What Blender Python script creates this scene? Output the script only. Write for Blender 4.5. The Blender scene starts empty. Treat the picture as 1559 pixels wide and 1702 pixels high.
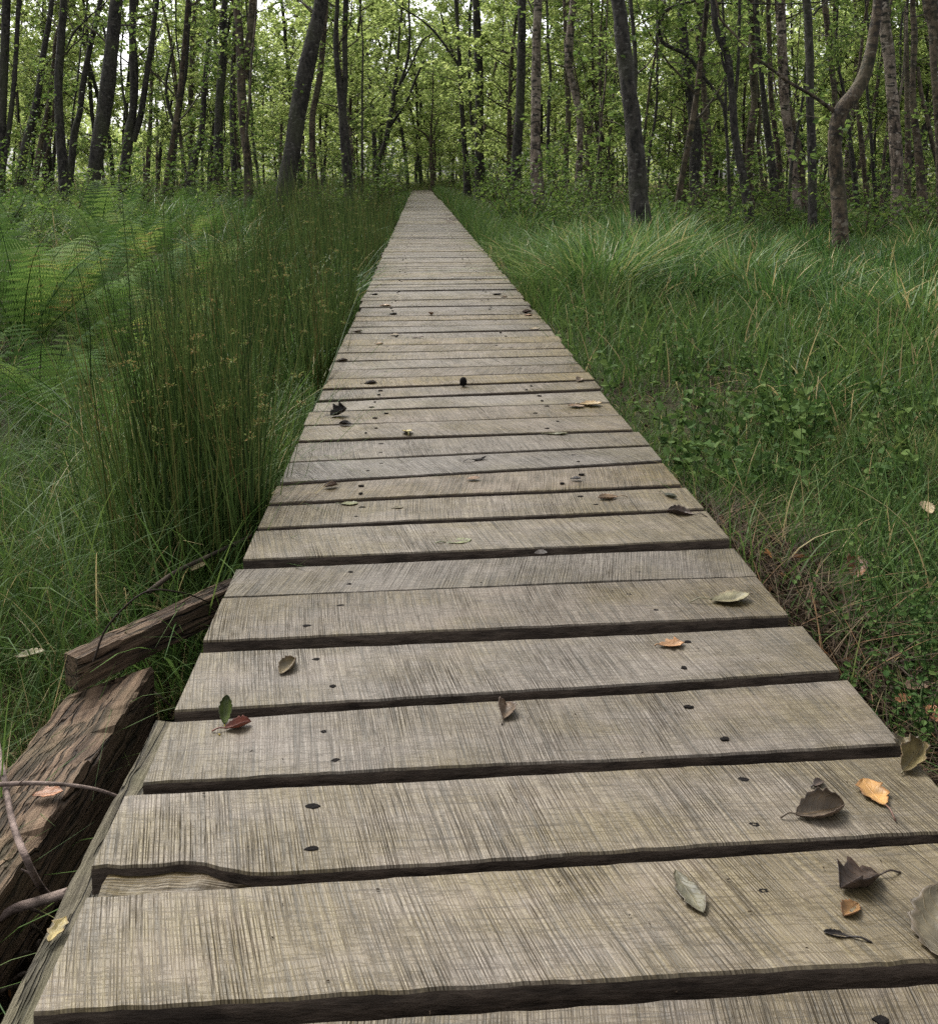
import bpy, math
import numpy as np
from math import radians as R, sin, cos, tan, pi

rng = np.random.default_rng(11)
scene = bpy.context.scene
col = scene.collection

# ------------------------------------------------------------------ camera
FPX, WPX, HPX, HORIZON = 1560.0, 1559.0, 1702.0, 290.0
PITCH, YAW, CAMH = R(5.0), R(3.02), 0.765
PPY = HORIZON + FPX * tan(PITCH)
cam_d = bpy.data.cameras.new("camera")
cam = bpy.data.objects.new("camera", cam_d)
col.objects.link(cam)
cam.location = (0, 0, CAMH)
cam.rotation_euler = (R(90) - PITCH, 0, -YAW)
cam_d.sensor_fit = 'HORIZONTAL'
cam_d.sensor_width = 36.0
cam_d.lens = 36.0 * FPX / WPX
cam_d.shift_y = -(HPX / 2 - PPY) / WPX
cam_d.clip_start, cam_d.clip_end = 0.05, 2000
scene.camera = cam

# ------------------------------------------------------------------ sky, sun, exposure
SUN_EL, SUN_ROT = R(52), R(-35)
world = bpy.data.worlds.new("World")
scene.world = world
world.use_nodes = True
wn, wl = world.node_tree.nodes, world.node_tree.links
bg = wn["Background"]
sky = wn.new("ShaderNodeTexSky")
sky.sky_type = 'NISHITA'
sky.sun_disc = False
sky.sun_elevation, sky.sun_rotation = SUN_EL, SUN_ROT
sky.dust_density, sky.air_density = 4.0, 1.0
hs = wn.new("ShaderNodeHueSaturation")          # an overcast, nearly white sky
hs.inputs["Saturation"].default_value = 0.12
wl.new(sky.outputs[0], hs.inputs["Color"])
wl.new(hs.outputs[0], bg.inputs["Color"])
bg.inputs["Strength"].default_value = 0.15
sun_d = bpy.data.lights.new("sun", 'SUN')
sun_d.energy, sun_d.angle, sun_d.color = 2.0, R(25), (1.0, 0.96, 0.88)
sun = bpy.data.objects.new("sun", sun_d)
col.objects.link(sun)
sun.rotation_euler = (R(90) - SUN_EL, 0, R(180) - SUN_ROT)
scene.view_settings.view_transform = 'Standard'
scene.view_settings.look = 'None'
scene.view_settings.exposure = 1.12
scene.view_settings.gamma = 1.0
cy = scene.cycles
cy.use_denoising = False
cy.max_bounces, cy.diffuse_bounces, cy.glossy_bounces, cy.transmission_bounces = 6, 4, 2, 4
cy.sample_clamp_indirect = 4.0

# ------------------------------------------------------------------ pixel <-> place (photogrammetry of the photograph)
CAM = np.array([0, 0, CAMH])
RT = np.array([cos(YAW), -sin(YAW), 0])
FW = np.array([sin(YAW) * cos(PITCH), cos(YAW) * cos(PITCH), -sin(PITCH)])
UP = np.array([sin(YAW) * sin(PITCH), cos(YAW) * sin(PITCH), cos(PITCH)])
def ray(px, py):
    return FW + RT * ((px - WPX / 2) / FPX) + UP * ((PPY - py) / FPX)
def at(px, py, z=0.0):
    d = ray(px, py)
    return CAM + d * ((z - CAMH) / d[2])
def atd(px, py, depth):
    return CAM + ray(px, py) * depth

# ------------------------------------------------------------------ helpers
def hash2(ix, iy, seed):
    h = (ix.astype(np.int64) * 374761393 + iy.astype(np.int64) * 668265263 + seed * 974634777) & 0x7fffffff
    h = ((h ^ (h >> 13)) * 1274126177) & 0x7fffffff
    return ((h ^ (h >> 16)) & 0xffff) / 65535.0
def noise2(x, y, seed=0):
    x, y = np.asarray(x, float), np.asarray(y, float)
    ix, iy = np.floor(x), np.floor(y)
    fx, fy = x - ix, y - iy
    fx, fy = fx * fx * (3 - 2 * fx), fy * fy * (3 - 2 * fy)
    a, b = hash2(ix, iy, seed), hash2(ix + 1, iy, seed)
    c, d = hash2(ix, iy + 1, seed), hash2(ix + 1, iy + 1, seed)
    return (a * (1 - fx) + b * fx) * (1 - fy) + (c * (1 - fx) + d * fx) * fy
def sstep(a, b, x):
    t = np.clip((x - a) / (b - a), 0, 1)
    return t * t * (3 - 2 * t)

DECK_L, DECK_R, DECK_END = -0.352, 0.648, 47.0
def gz(x, y):
    x, y = np.asarray(x, float), np.asarray(y, float)
    left = -0.29 + 0.10 * (noise2(x * .9, y * .9, 3) - .5) + .30 * sstep(-1.2, -3.2, x)
    right = -0.125 + 0.09 * (noise2(x * 1.1 + 9, y * 1.1, 4) - .5) + .05 * sstep(2.0, 5.0, y) * sstep(3.5, 1.0, x)
    s = sstep(-.3, .5, x)
    z = left * (1 - s) + right * s
    z = z + .03 * (noise2(x * 5, y * 5, 5) - .5)
    z = z + .5 * (noise2(x * .05, y * .05, 8) - .5) * sstep(20, 60, np.hypot(x, y))
    under = sstep(-.46, -.36, x) * (1 - sstep(.60, .70, x)) * (1 - sstep(47, 49, y))
    z = z * (1 - under) - .36 * under
    z = z - .17 * np.exp(-(((x + .50) / .13) ** 2 + ((y - 1.15) / .65) ** 2))
    return z

def mk(name, V, F, mats, parent=None, loc=None, attrs=None, midx=None, smooth=False):
    """link one mesh object made from arrays (F: (n,3) or (n,4) ints, or a list of such arrays)."""
    V = np.asarray(V, np.float32)
    if loc is not None:
        V = V - np.asarray(loc, np.float32)
    Fs = F if isinstance(F, list) else [F]
    Fs = [np.asarray(f, np.int32) for f in Fs if len(f)]
    me = bpy.data.meshes.new(name)
    me.vertices.add(len(V))
    me.vertices.foreach_set("co", V.ravel())
    li = np.concatenate([f.ravel() for f in Fs])
    tot = np.concatenate([np.full(len(f), f.shape[1], np.int32) for f in Fs])
    me.loops.add(len(li))
    me.loops.foreach_set("vertex_index", li)
    me.polygons.add(len(tot))
    me.polygons.foreach_set("loop_start", np.concatenate([[0], np.cumsum(tot)[:-1]]).astype(np.int32))
    me.polygons.foreach_set("loop_total", tot)
    if midx is not None:
        me.polygons.foreach_set("material_index", np.asarray(midx, np.int32))
    me.update(calc_edges=True)
    me.polygons.foreach_set("use_smooth", np.full(len(tot), bool(smooth)))
    for k, a in (attrs or {}).items():
        a = np.asarray(a, np.float32)
        t = me.attributes.new(k, 'FLOAT' if a.ndim == 1 else 'FLOAT_VECTOR', 'POINT')
        t.data.foreach_set("value" if a.ndim == 1 else "vector", a.ravel())
    for m in (mats if isinstance(mats, (list, tuple)) else [mats]):
        me.materials.append(m)
    o = bpy.data.objects.new(name, me)
    col.objects.link(o)
    if parent is not None:
        o.parent = parent
    elif loc is not None:
        o.location = loc
    return o
def tag(o, label=None, cat=None, group=None, kind=None):
    for k, v in (("label", label), ("category", cat), ("group", group), ("kind", kind)):
        if v:
            o[k] = v
    return o
def thing(name, label, cat, loc, group=None):
    o = bpy.data.objects.new(name, None)
    o.empty_display_size = .1
    col.objects.link(o)
    o.location = loc
    return tag(o, label, cat, group)
def copy_tree(o, parent=None):
    c = o.copy()
    col.objects.link(c)
    if parent is not None:
        c.parent = parent
    for ch in list(o.children):
        copy_tree(ch, c)
    return c

class Acc:
    def __init__(s): s.V, s.F, s.T, s.n = [], [], [], 0
    def add(s, V, F, T=None):
        V = np.asarray(V, float).reshape(-1, 3)
        s.V.append(V); s.F.append(np.asarray(F, int) + s.n)
        s.T.append(np.full(len(V), .5) if T is None else np.broadcast_to(np.asarray(T, float), (len(V),)))
        s.n += len(V)
    def build(s, name, mats, parent=None, loc=None, smooth=False):
        F = {}
        for f in s.F: F.setdefault(f.shape[1], []).append(f)
        return mk(name, np.concatenate(s.V), [np.concatenate(v) for v in F.values()], mats, parent, loc,
                  {"tint": np.concatenate(s.T)}, smooth=smooth)

def norm(v):
    return v / np.maximum(np.linalg.norm(v, axis=-1, keepdims=True), 1e-9)

def tube(P, r, sides=8, bump=0.0, seed=0):
    P, r = np.asarray(P, float), np.asarray(r, float)
    n = len(P)
    T = np.empty_like(P)
    T[1:-1] = P[2:] - P[:-2]; T[0] = P[1] - P[0]; T[-1] = P[-1] - P[-2]
    T = norm(T)
    ref = np.where(np.abs(T[:, 2:3]) > .75, np.array([[1.0, 0, 0]]), np.array([[0, 0, 1.0]]))
    if np.abs(T[:, 2]).mean() > .75: ref[:] = (1, 0, 0)
    else: ref[:] = (0, 0, 1)
    A = norm(np.cross(T, ref)); B = np.cross(T, A)
    th = np.arange(sides) * 2 * pi / sides
    rr = r[:, None] * np.ones((1, sides))
    if bump:
        L = np.concatenate([[0], np.cumsum(np.linalg.norm(np.diff(P, axis=0), axis=1))])
        k = 2.4
        nz = noise2(np.cos(th)[None] * k + 50 + L[:, None] * 2.1, np.sin(th)[None] * k + 50 + L[:, None] * 3.3, seed)
        nz2 = noise2(np.cos(th)[None] * 6 + 90 + L[:, None] * 9, np.sin(th)[None] * 6 + 50 - L[:, None] * 7, seed + 1)
        rr = rr * (1 + bump * (nz - .5) * 2 + bump * .6 * (nz2 - .5) * 2)
    V = P[:, None] + A[:, None] * (np.cos(th)[None, :, None] * rr[..., None]) + B[:, None] * (np.sin(th)[None, :, None] * rr[..., None])
    i = np.arange(n - 1)[:, None] * sides; j = np.arange(sides)[None]; j2 = (j + 1) % sides
    F = np.stack([i + j, i + j2, i + sides + j2, i + sides + j], -1).reshape(-1, 4)
    V = np.concatenate([V.reshape(-1, 3), P[-1:]])
    j = np.arange(0, sides - 1, 2)
    cap = np.stack([np.full(sides, n * sides), (n - 1) * sides + np.arange(sides), (n - 1) * sides + (np.arange(sides) + 1) % sides, (n - 1) * sides + (np.arange(sides) + 1) % sides], -1)
    cap = cap[:, :3]
    return V, F, cap

def smooth_line(pts, n):
    """Catmull-Rom through pts (k, d) resampled to n points."""
    P = np.asarray(pts, float)
    P = np.concatenate([2 * P[:1] - P[1:2], P, 2 * P[-1:] - P[-2:-1]])
    k = len(P) - 3
    t = np.linspace(0, k - 1e-6, n); i = t.astype(int); f = (t - i)[:, None]
    a, b, c, d = P[i], P[i + 1], P[i + 2], P[i + 3]
    return .5 * (2 * b + (c - a) * f + (2 * a - 5 * b + 4 * c - d) * f ** 2 + (3 * b - a - 3 * c + d) * f ** 3)

def blades(P, H, W, az, lean, curve, S, tint, twist=None):
    """n grass blades as bent tapering strips."""
    n = len(P)
    t = np.linspace(0, 1, S + 1)[None, :]
    H, W, az, lean, curve, tint = [np.broadcast_to(np.asarray(a, float), (n,))[:, None] for a in (H, W, az, lean, curve, tint)]
    hor = H * (lean * t + curve * t * t)
    ver = H * (t - .42 * curve * t * t * t)
    d = np.stack([np.cos(az), np.sin(az)], -1)
    C = np.stack([P[:, 0:1] + hor * d[..., 0], P[:, 1:2] + hor * d[..., 1], P[:, 2:3] + ver], -1)
    sa = az + pi / 2 + (rng.normal(0, .7, (n, 1)) if twist is None else twist)
    sd = np.stack([np.cos(sa), np.sin(sa), np.zeros_like(sa)], -1)
    w = W * np.clip(.55 + 1.2 * t, 0, 1) * np.maximum((1 - t) ** .6, .06) * .5
    V = np.stack([C - sd * w[..., None], C + sd * w[..., None]], 2).reshape(-1, 3)
    b = (np.arange(n) * 2 * (S + 1))[:, None] + (np.arange(S) * 2)[None]
    F = np.stack([b, b + 1, b + 3, b + 2], -1).reshape(-1, 4)
    return V, F, np.repeat(tint[:, 0], 2 * (S + 1))

def leafset(P, D, N, L, width=.72, fold=.12):
    """n folded six-point leaves: base P, direction D, rough normal N, length L."""
    n = len(P); L = np.broadcast_to(np.asarray(L, float), (n,))[:, None]
    D = norm(D); S = norm(np.cross(D, N)); U = np.cross(S, D)
    w = L * width * .5
    b = P; t = P + D * L - U * L * .10
    v = [b, P + D * L * .30 + S * w * .95 + U * L * fold, P + D * L * .68 + S * w * .85 + U * L * fold * .7, t,
         P + D * L * .68 - S * w * .85 + U * L * fold * .7, P + D * L * .30 - S * w * .95 + U * L * fold]
    V = np.stack(v, 1).reshape(-1, 3)
    k = (np.arange(n) * 6)[:, None]
    F = np.concatenate([k + [0, 1, 2, 3], k + [0, 3, 4, 5]])
    return V, F

# ------------------------------------------------------------------ materials
def nodes(name):
    m = bpy.data.materials.new(name); m.use_nodes = True
    nt = m.node_tree; nt.nodes.clear()
    out = nt.nodes.new("ShaderNodeOutputMaterial")
    def N(t, **kw):
        n = nt.nodes.new("ShaderNode" + t)
        for k, v in kw.items():
            if k in n.inputs: n.inputs[k].default_value = v
            elif hasattr(n, k): setattr(n, k, v)
        return n
    def L(a, b): nt.links.new(a, b)
    return m, N, L, out
def ramp(N, stops, interp='LINEAR'):
    r = N("ValToRGB"); cr = r.color_ramp; cr.interpolation = interp
    while len(cr.elements) < len(stops): cr.elements.new(.5)
    for e, (p, c) in zip(cr.elements, stops):
        e.position = p; e.color = (*c, 1) if len(c) == 3 else c
    return r
def g(v): return (v, v, v)
def math_(N, L, op, a, b=None, clamp=False):
    n = N("Math", operation=op, use_clamp=clamp)
    for i, x in enumerate((a, b)):
        if x is None: continue
        if isinstance(x, (int, float)): n.inputs[i].default_value = x
        else: L(x, n.inputs[i])
    return n.outputs[0]
def mixc(N, L, fac, a, b, blend='MIX'):
    n = N("Mix", data_type='RGBA', blend_type=blend)
    for i, x in ((0, fac), (6, a), (7, b)):
        if isinstance(x, (int, float)): n.inputs[i].default_value = x
        elif isinstance(x, tuple): n.inputs[i].default_value = (*x, 1)
        else: L(x, n.inputs[i])
    return n.outputs[2]

def foliage(name, stops, trans=.35, rough=.55, spec=.16, vein=0):
    m, N, L, out = nodes(name)
    a = N("Attribute", attribute_name="tint")
    r = ramp(N, stops); L(a.outputs["Fac"], r.inputs[0])
    p = N("BsdfPrincipled", Roughness=rough); p.inputs["Specular IOR Level"].default_value = spec
    t = N("BsdfTranslucent"); mx = N("MixShader"); mx.inputs[0].default_value = trans
    hsv = N("HueSaturation", Hue=.492, Saturation=1.0, Value=1.3)
    L(r.outputs[0], p.inputs["Base Color"]); L(r.outputs[0], hsv.inputs["Color"]); L(hsv.outputs[0], t.inputs[0])
    L(p.outputs[0], mx.inputs[1]); L(t.outputs[0], mx.inputs[2]); L(mx.outputs[0], out.inputs[0])
    return m
M = {}
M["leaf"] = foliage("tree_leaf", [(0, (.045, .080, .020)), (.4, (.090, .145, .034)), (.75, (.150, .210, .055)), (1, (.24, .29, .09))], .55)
M["leaf_far"] = foliage("far_leaf", [(0, (.12, .165, .05)), (.4, (.23, .30, .09)), (.75, (.33, .40, .13)), (1, (.44, .48, .20))], .6)  # paler than the near leaves: backlight is put into this colour
M["shrub"] = foliage("shrub_leaf", [(0, (.032, .066, .014)), (.5, (.076, .130, .028)), (1, (.16, .21, .05))], .45)
M["fern"] = foliage("fern_frond", [(0, (.022, .052, .012)), (.5, (.062, .120, .026)), (.9, (.125, .185, .042)), (1, (.24, .18, .06))], .35, .7, .06)
M["grass"] = foliage("grass_blade", [(0, (.016, .040, .009)), (.42, (.044, .088, .020)), (.72, (.080, .122, .030)), (.88, (.15, .155, .055)), (1, (.28, .22, .11))], .35)
M["tussock"] = foliage("tussock_blade", [(0, (.016, .042, .011)), (.5, (.046, .100, .024)), (.85, (.10, .165, .042)), (1, (.30, .25, .11))], .35, .42)
M["rush"] = foliage("rush_stem", [(0, (.024, .044, .011)), (.5, (.080, .135, .032)), (.85, (.17, .225, .065)), (1, (.20, .14, .05))], .25, .6)
M["litter"] = foliage("dead_litter", [(0, (.018, .012, .008)), (.5, (.046, .031, .019)), (.85, (.11, .078, .045)), (1, (.24, .11, .04))], .1, .7)
M["herb"] = foliage("herb_leaf", [(0, (.020, .048, .012)), (.6, (.042, .080, .020)), (1, (.085, .13, .035))], .3, .65, .08)

def bark(name, lo, hi, pale=None, spots=0.0, zs=9.0, bump=.6, fleck=None):
    m, N, L, out = nodes(name)
    tc = N("TexCoord")
    mp = N("Mapping"); mp.inputs["Scale"].default_value = (22, 22, zs); L(tc.outputs["Object"], mp.inputs[0])
    n1 = N("TexNoise", Scale=1.0, Detail=6.0, Roughness=.65); L(mp.outputs[0], n1.inputs[0])
    mp2 = N("Mapping"); mp2.inputs["Scale"].default_value = (3, 3, 1.6); L(tc.outputs["Object"], mp2.inputs[0])
    n2 = N("TexNoise", Scale=1.0, Detail=4.0); L(mp2.outputs[0], n2.inputs[0])
    r = ramp(N, [(.38, lo), (.60, hi)]); L(n1.outputs[0], r.inputs[0])
    c = r.outputs[0]
    if pale:
        r2 = ramp(N, [(.44, g(0)), (.60, g(1))]); L(n2.outputs[0], r2.inputs[0])
        c = mixc(N, L, r2.outputs[0], c, mixc(N, L, n1.outputs[0], c, pale))
    if spots:
        mp3 = N("Mapping"); mp3.inputs["Scale"].default_value = (6, 6, 17); L(tc.outputs["Object"], mp3.inputs[0])
        n3 = N("TexNoise", Scale=1.0, Detail=3.0); L(mp3.outputs[0], n3.inputs[0])
        r3 = ramp(N, [(.54, g(0)), (.60, g(1))]); L(n3.outputs[0], r3.inputs[0])
        c = mixc(N, L, math_(N, L, 'MULTIPLY', r3.outputs[0], spots), c, (.018, .015, .013))
    if fleck:
        mp5 = N("Mapping"); mp5.inputs["Scale"].default_value = (14, 14, 22); mp5.inputs["Location"].default_value = (1, 8, 2); L(tc.outputs["Object"], mp5.inputs[0])
        n5 = N("TexNoise", Scale=1.0, Detail=4.0, Roughness=.6); L(mp5.outputs[0], n5.inputs[0])
        r5 = ramp(N, [(.58, g(0)), (.66, g(.8))]); L(n5.outputs[0], r5.inputs[0])
        c = mixc(N, L, r5.outputs[0], c, fleck)
    # patches of green algae
    mp4 = N("Mapping"); mp4.inputs["Scale"].default_value = (2.2, 2.2, .9); mp4.inputs["Location"].default_value = (7, 3, 5); L(tc.outputs["Object"], mp4.inputs[0])
    n4 = N("TexNoise", Scale=1.0, Detail=5.0); L(mp4.outputs[0], n4.inputs[0])
    r4 = ramp(N, [(.52, g(0)), (.72, g(.45))]); L(n4.outputs[0], r4.inputs[0])
    c = mixc(N, L, r4.outputs[0], c, (.055, .062, .028))
    p = N("BsdfPrincipled", Roughness=.8); p.inputs["Specular IOR Level"].default_value = .25
    L(c, p.inputs["Base Color"])
    b = N("Bump", Strength=bump, Distance=.02); L(n1.outputs[0], b.inputs["Height"]); L(b.outputs[0], p.inputs["Normal"])
    L(p.outputs[0], out.inputs[0])
    return m
M["bark_dark"] = bark("dark_bark", (.003, .0027, .0025), (.040, .035, .030), (.045, .041, .034), .35, 10.0, 1.0, (.095, .090, .080))
M["bark_brown"] = bark("brown_bark", (.008, .006, .004), (.080, .058, .038), (.15, .115, .08), .85, 10.0, 1.0, (.17, .15, .115))
M["bark_birch"] = bark("birch_bark", (.02, .015, .011), (.17, .13, .10), (.32, .265, .215), 1.0, 8.0, 1.0, (.36, .31, .26))
M["twig"] = bark("twig_bark", (.018, .013, .010), (.07, .052, .038), None, 0, 20)
M["stick"] = bark("stick_bark", (.05, .035, .03), (.20, .15, .13), None, 0, 30)

def wood_top():
    m, N, L, out = nodes("weathered_sawn_wood")
    ga, lo = N("Attribute", attribute_name="grain"), N("Attribute", attribute_name="place")
    def nz(src, sc, detail=3.0, rough=.6, off=(0, 0, 0)):
        mp = N("Mapping"); mp.inputs["Scale"].default_value = sc; mp.inputs["Location"].default_value = off
        L(src.outputs["Vector"], mp.inputs[0])
        t = N("TexNoise", Scale=1.0, Detail=detail, Roughness=rough); L(mp.outputs[0], t.inputs[0])
        return t.outputs[0]
    saw = nz(ga, (330, 9, 13), 4.0, .70)
    saw2 = nz(ga, (170, 5.0, 13), 2.0, .5, (3, 1, 2))
    broad = nz(lo, (7, 10, 17), 4.0, .6)
    alg = nz(lo, (4.5, 9, 19), 5.0, .62, (5, 5, 5))
    crack = nz(lo, (5, 190, 23), 3.0, .55, (1, 2, 3))
    fine = nz(lo, (300, 320, 3), 3.0, .6)
    # where the saw strokes bite: they come and go
    s = math_(N, L, 'ADD', math_(N, L, 'MULTIPLY', saw, .74), math_(N, L, 'MULTIPLY', saw2, .26))
    s = math_(N, L, 'ADD', s, math_(N, L, 'MULTIPLY', math_(N, L, 'SUBTRACT', broad, .5), .26))
    def ridge(n, w, w2):
        d = math_(N, L, 'ABSOLUTE', math_(N, L, 'SUBTRACT', n, .5))
        q = ramp(N, [(w, g(1)), (w2, g(0))]); L(d, q.inputs[0]); return q.outputs[0]
    spg = N("SeparateXYZ"); L(ga.outputs["Vector"], spg.inputs[0])
    def strokes(period, wob, lo_, hi_, mod, off):
        ph = math_(N, L, 'ADD', math_(N, L, 'MULTIPLY', spg.outputs[0], 2 * pi / period), math_(N, L, 'MULTIPLY', nz(ga, (30, 5, 13), 1.0, .5, off), wob))
        q = ramp(N, [(lo_, g(0)), (hi_, g(1))]); L(math_(N, L, 'ADD', math_(N, L, 'MULTIPLY', math_(N, L, 'SINE', ph), .5), .5), q.inputs[0])
        am = ramp(N, [(.37, g(0)), (.58, g(1))]); L(nz(ga, mod, 3.0, .6, off[::-1]), am.inputs[0])
        return math_(N, L, 'MULTIPLY', q.outputs[0], am.outputs[0])
    l1 = ridge(nz(ga, (42, 2.2, 13), 2.0, .5, (8, 2, 5)), .002, .010)
    l2 = math_(N, L, 'MAXIMUM', strokes(.0034, 6, .58, .95, (110, 16, 13), (4, 7, 1)), strokes(.0057, 5, .76, .98, (70, 12, 13), (2, 3, 8)))
    l3 = ridge(nz(lo, (14, 110, 13), 3.0, .55, (2, 4, 9)), .010, .045)
    pres = ramp(N, [(.38, g(.35)), (.60, g(1))]); L(nz(lo, (9, 5, 31), 3.0, .5, (9, 9, 1)), pres.inputs[0])
    r = ramp(N, [(.32, (.032, .025, .015)), (.41, (.066, .053, .036)), (.50, (.108, .085, .062)), (.64, (.160, .135, .104))])
    L(s, r.inputs[0])
    lines_ = math_(N, L, 'MAXIMUM', math_(N, L, 'MULTIPLY', l1, .5), math_(N, L, 'MULTIPLY', math_(N, L, 'MULTIPLY', l2, pres.outputs[0]), .9))
    lines_ = math_(N, L, 'MAXIMUM', lines_, math_(N, L, 'MULTIPLY', l3, .36))
    s = math_(N, L, 'SUBTRACT', s, math_(N, L, 'MULTIPLY', lines_, .25))
    dk = mixc(N, L, lines_, r.outputs[0], (.016, .012, .008))
    c = dk
    rc = ramp(N, [(.30, g(1)), (.40, g(0))]); L(crack, rc.inputs[0])
    c = mixc(N, L, math_(N, L, 'MULTIPLY', rc.outputs[0], .7), c, (.04, .031, .022))
    rf = ramp(N, [(.25, g(.72)), (.7, g(1.12))]); L(fine, rf.inputs[0])
    c = mixc(N, L, 1.0, c, rf.outputs[0], 'MULTIPLY')
    # olive algae film, stronger on some planks and near their ends
    sp = N("SeparateXYZ"); L(lo.outputs["Vector"], sp.inputs[0])
    endd = math_(N, L, 'POWER', math_(N, L, 'ABSOLUTE', math_(N, L, 'MULTIPLY', sp.outputs[0], 2.0)), 3.0)
    sd = N("TexWhiteNoise", noise_dimensions='1D'); L(math_(N, L, 'ROUND', math_(N, L, 'MULTIPLY', sp.outputs[2], 977.0)), sd.inputs["W"])
    av = math_(N, L, 'ADD', alg, math_(N, L, 'MULTIPLY', endd, .17))
    av = math_(N, L, 'ADD', av, math_(N, L, 'MULTIPLY', math_(N, L, 'SUBTRACT', sd.outputs[0], .5), .18))
    ra = ramp(N, [(.40, g(0)), (.64, g(1))]); L(av, ra.inputs[0])
    c = mixc(N, L, ra.outputs[0], c, mixc(N, L, 1.0, c, (.76, .70, .40), 'MULTIPLY'))
    # pinkish bleached patches
    rb = ramp(N, [(.55, g(0)), (.75, g(.35))]); L(broad, rb.inputs[0])
    c = mixc(N, L, rb.outputs[0], c, (.150, .116, .093))
    # each plank a little lighter or darker, redder or greyer
    hv = N("HueSaturation"); L(c, hv.inputs["Color"])
    L(math_(N, L, 'ADD', math_(N, L, 'MULTIPLY', sd.outputs[0], .40), .84), hv.inputs["Value"])
    sd2 = N("TexWhiteNoise", noise_dimensions='1D'); L(math_(N, L, 'ROUND', math_(N, L, 'MULTIPLY', sp.outputs[2], 1311.0)), sd2.inputs["W"])
    L(math_(N, L, 'ADD', math_(N, L, 'MULTIPLY', sd2.outputs[0], .4), .82), hv.inputs["Saturation"])
    p = N("BsdfPrincipled", Roughness=.52); L(math_(N, L, 'MULTIPLY', math_(N, L, 'SUBTRACT', 1.0, lines_), .48), p.inputs["Specular IOR Level"])
    L(hv.outputs[0], p.inputs["Base Color"])
    b = N("Bump", Strength=.55, Distance=.0035); L(s, b.inputs["Height"]); L(b.outputs[0], p.inputs["Normal"])
    L(p.outputs[0], out.inputs[0])
    return m
M["plank"] = wood_top()
def wood_plain(name, lo, hi, algae=0.0, sc=(4, 60, 60), rough=.8, bump=.6, grain=True):
    m, N, L, out = nodes(name)
    tc = N("TexCoord"); mp = N("Mapping"); mp.inputs["Scale"].default_value = sc
    if grain:
        at_ = N("Attribute", attribute_name="grain"); L(at_.outputs["Vector"], mp.inputs[0])
    else: L(tc.outputs["Object"], mp.inputs[0])
    n1 = N("TexNoise", Scale=1.0, Detail=6.0, Roughness=.68); L(mp.outputs[0], n1.inputs[0])
    r = ramp(N, [(.32, lo), (.66, hi)]); L(n1.outputs[0], r.inputs[0]); c = r.outputs[0]
    n2 = N("TexNoise", Scale=9.0, Detail=5.0); L(tc.outputs["Object"], n2.inputs[0])
    r2 = ramp(N, [(.36, g(1)), (.46, g(0))]); L(n2.outputs[0], r2.inputs[0])
    c = mixc(N, L, math_(N, L, 'MULTIPLY', r2.outputs[0], .55), c, lo)
    if grain:
        mpc = N("Mapping"); mpc.inputs["Scale"].default_value = (sc[0] * .9, sc[1] * .42, sc[2] * .42); mpc.inputs["Location"].default_value = (3, 1, 4); L(at_.outputs["Vector"], mpc.inputs[0])
        nc = N("TexNoise", Scale=1.0, Detail=3.0, Roughness=.55); L(mpc.outputs[0], nc.inputs[0])
        dc = ramp(N, [(.006, g(.75)), (.030, g(0))]); L(math_(N, L, 'ABSOLUTE', math_(N, L, 'SUBTRACT', nc.outputs[0], .5)), dc.inputs[0])
        c = mixc(N, L, dc.outputs[0], c, (.006, .004, .003))
    if algae:
        r3 = ramp(N, [(.45, g(0)), (.65, g(algae))]); L(n2.outputs[0], r3.inputs[0]); c = mixc(N, L, r3.outputs[0], c, (.085, .085, .035))
    p = N("BsdfPrincipled", Roughness=rough); p.inputs["Specular IOR Level"].default_value = .25
    L(c, p.inputs["Base Color"])
    b = N("Bump", Strength=bump, Distance=.012); L(math_(N, L, 'SUBTRACT', n1.outputs[0], dc.outputs[0]) if grain else n1.outputs[0], b.inputs["Height"]); L(b.outputs[0], p.inputs["Normal"])
    L(p.outputs[0], out.inputs[0])
    return m
M["plank_side"] = wood_plain("dark_plank_edge", (.022, .016, .012), (.10, .076, .058), 0.0, (18, 90, 90), grain=False)  # plank sides and ends, a darker brown than the tops
M["beam"] = wood_plain("old_brown_timber", (.016, .010, .006), (.195, .130, .085), .2, (4, 75, 75), .8, 1.0)
M["stringer"] = wood_plain("green_weathered_beam", (.028, .023, .014), (.155, .135, .092), .35, (5, 90, 90), .8, 1.0)
m, N, L, out = nodes("rusty_nail")
n_ = N("TexNoise", Scale=300.0); r_ = ramp(N, [(.4, (.003, .003, .003)), (.7, (.014, .011, .010))]); L(n_.outputs[0], r_.inputs[0])
p_ = N("BsdfPrincipled", Roughness=.9); p_.inputs["Specular IOR Level"].default_value = .08; L(r_.outputs[0], p_.inputs["Base Color"]); L(p_.outputs[0], out.inputs[0])
M["nail"] = m

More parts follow.
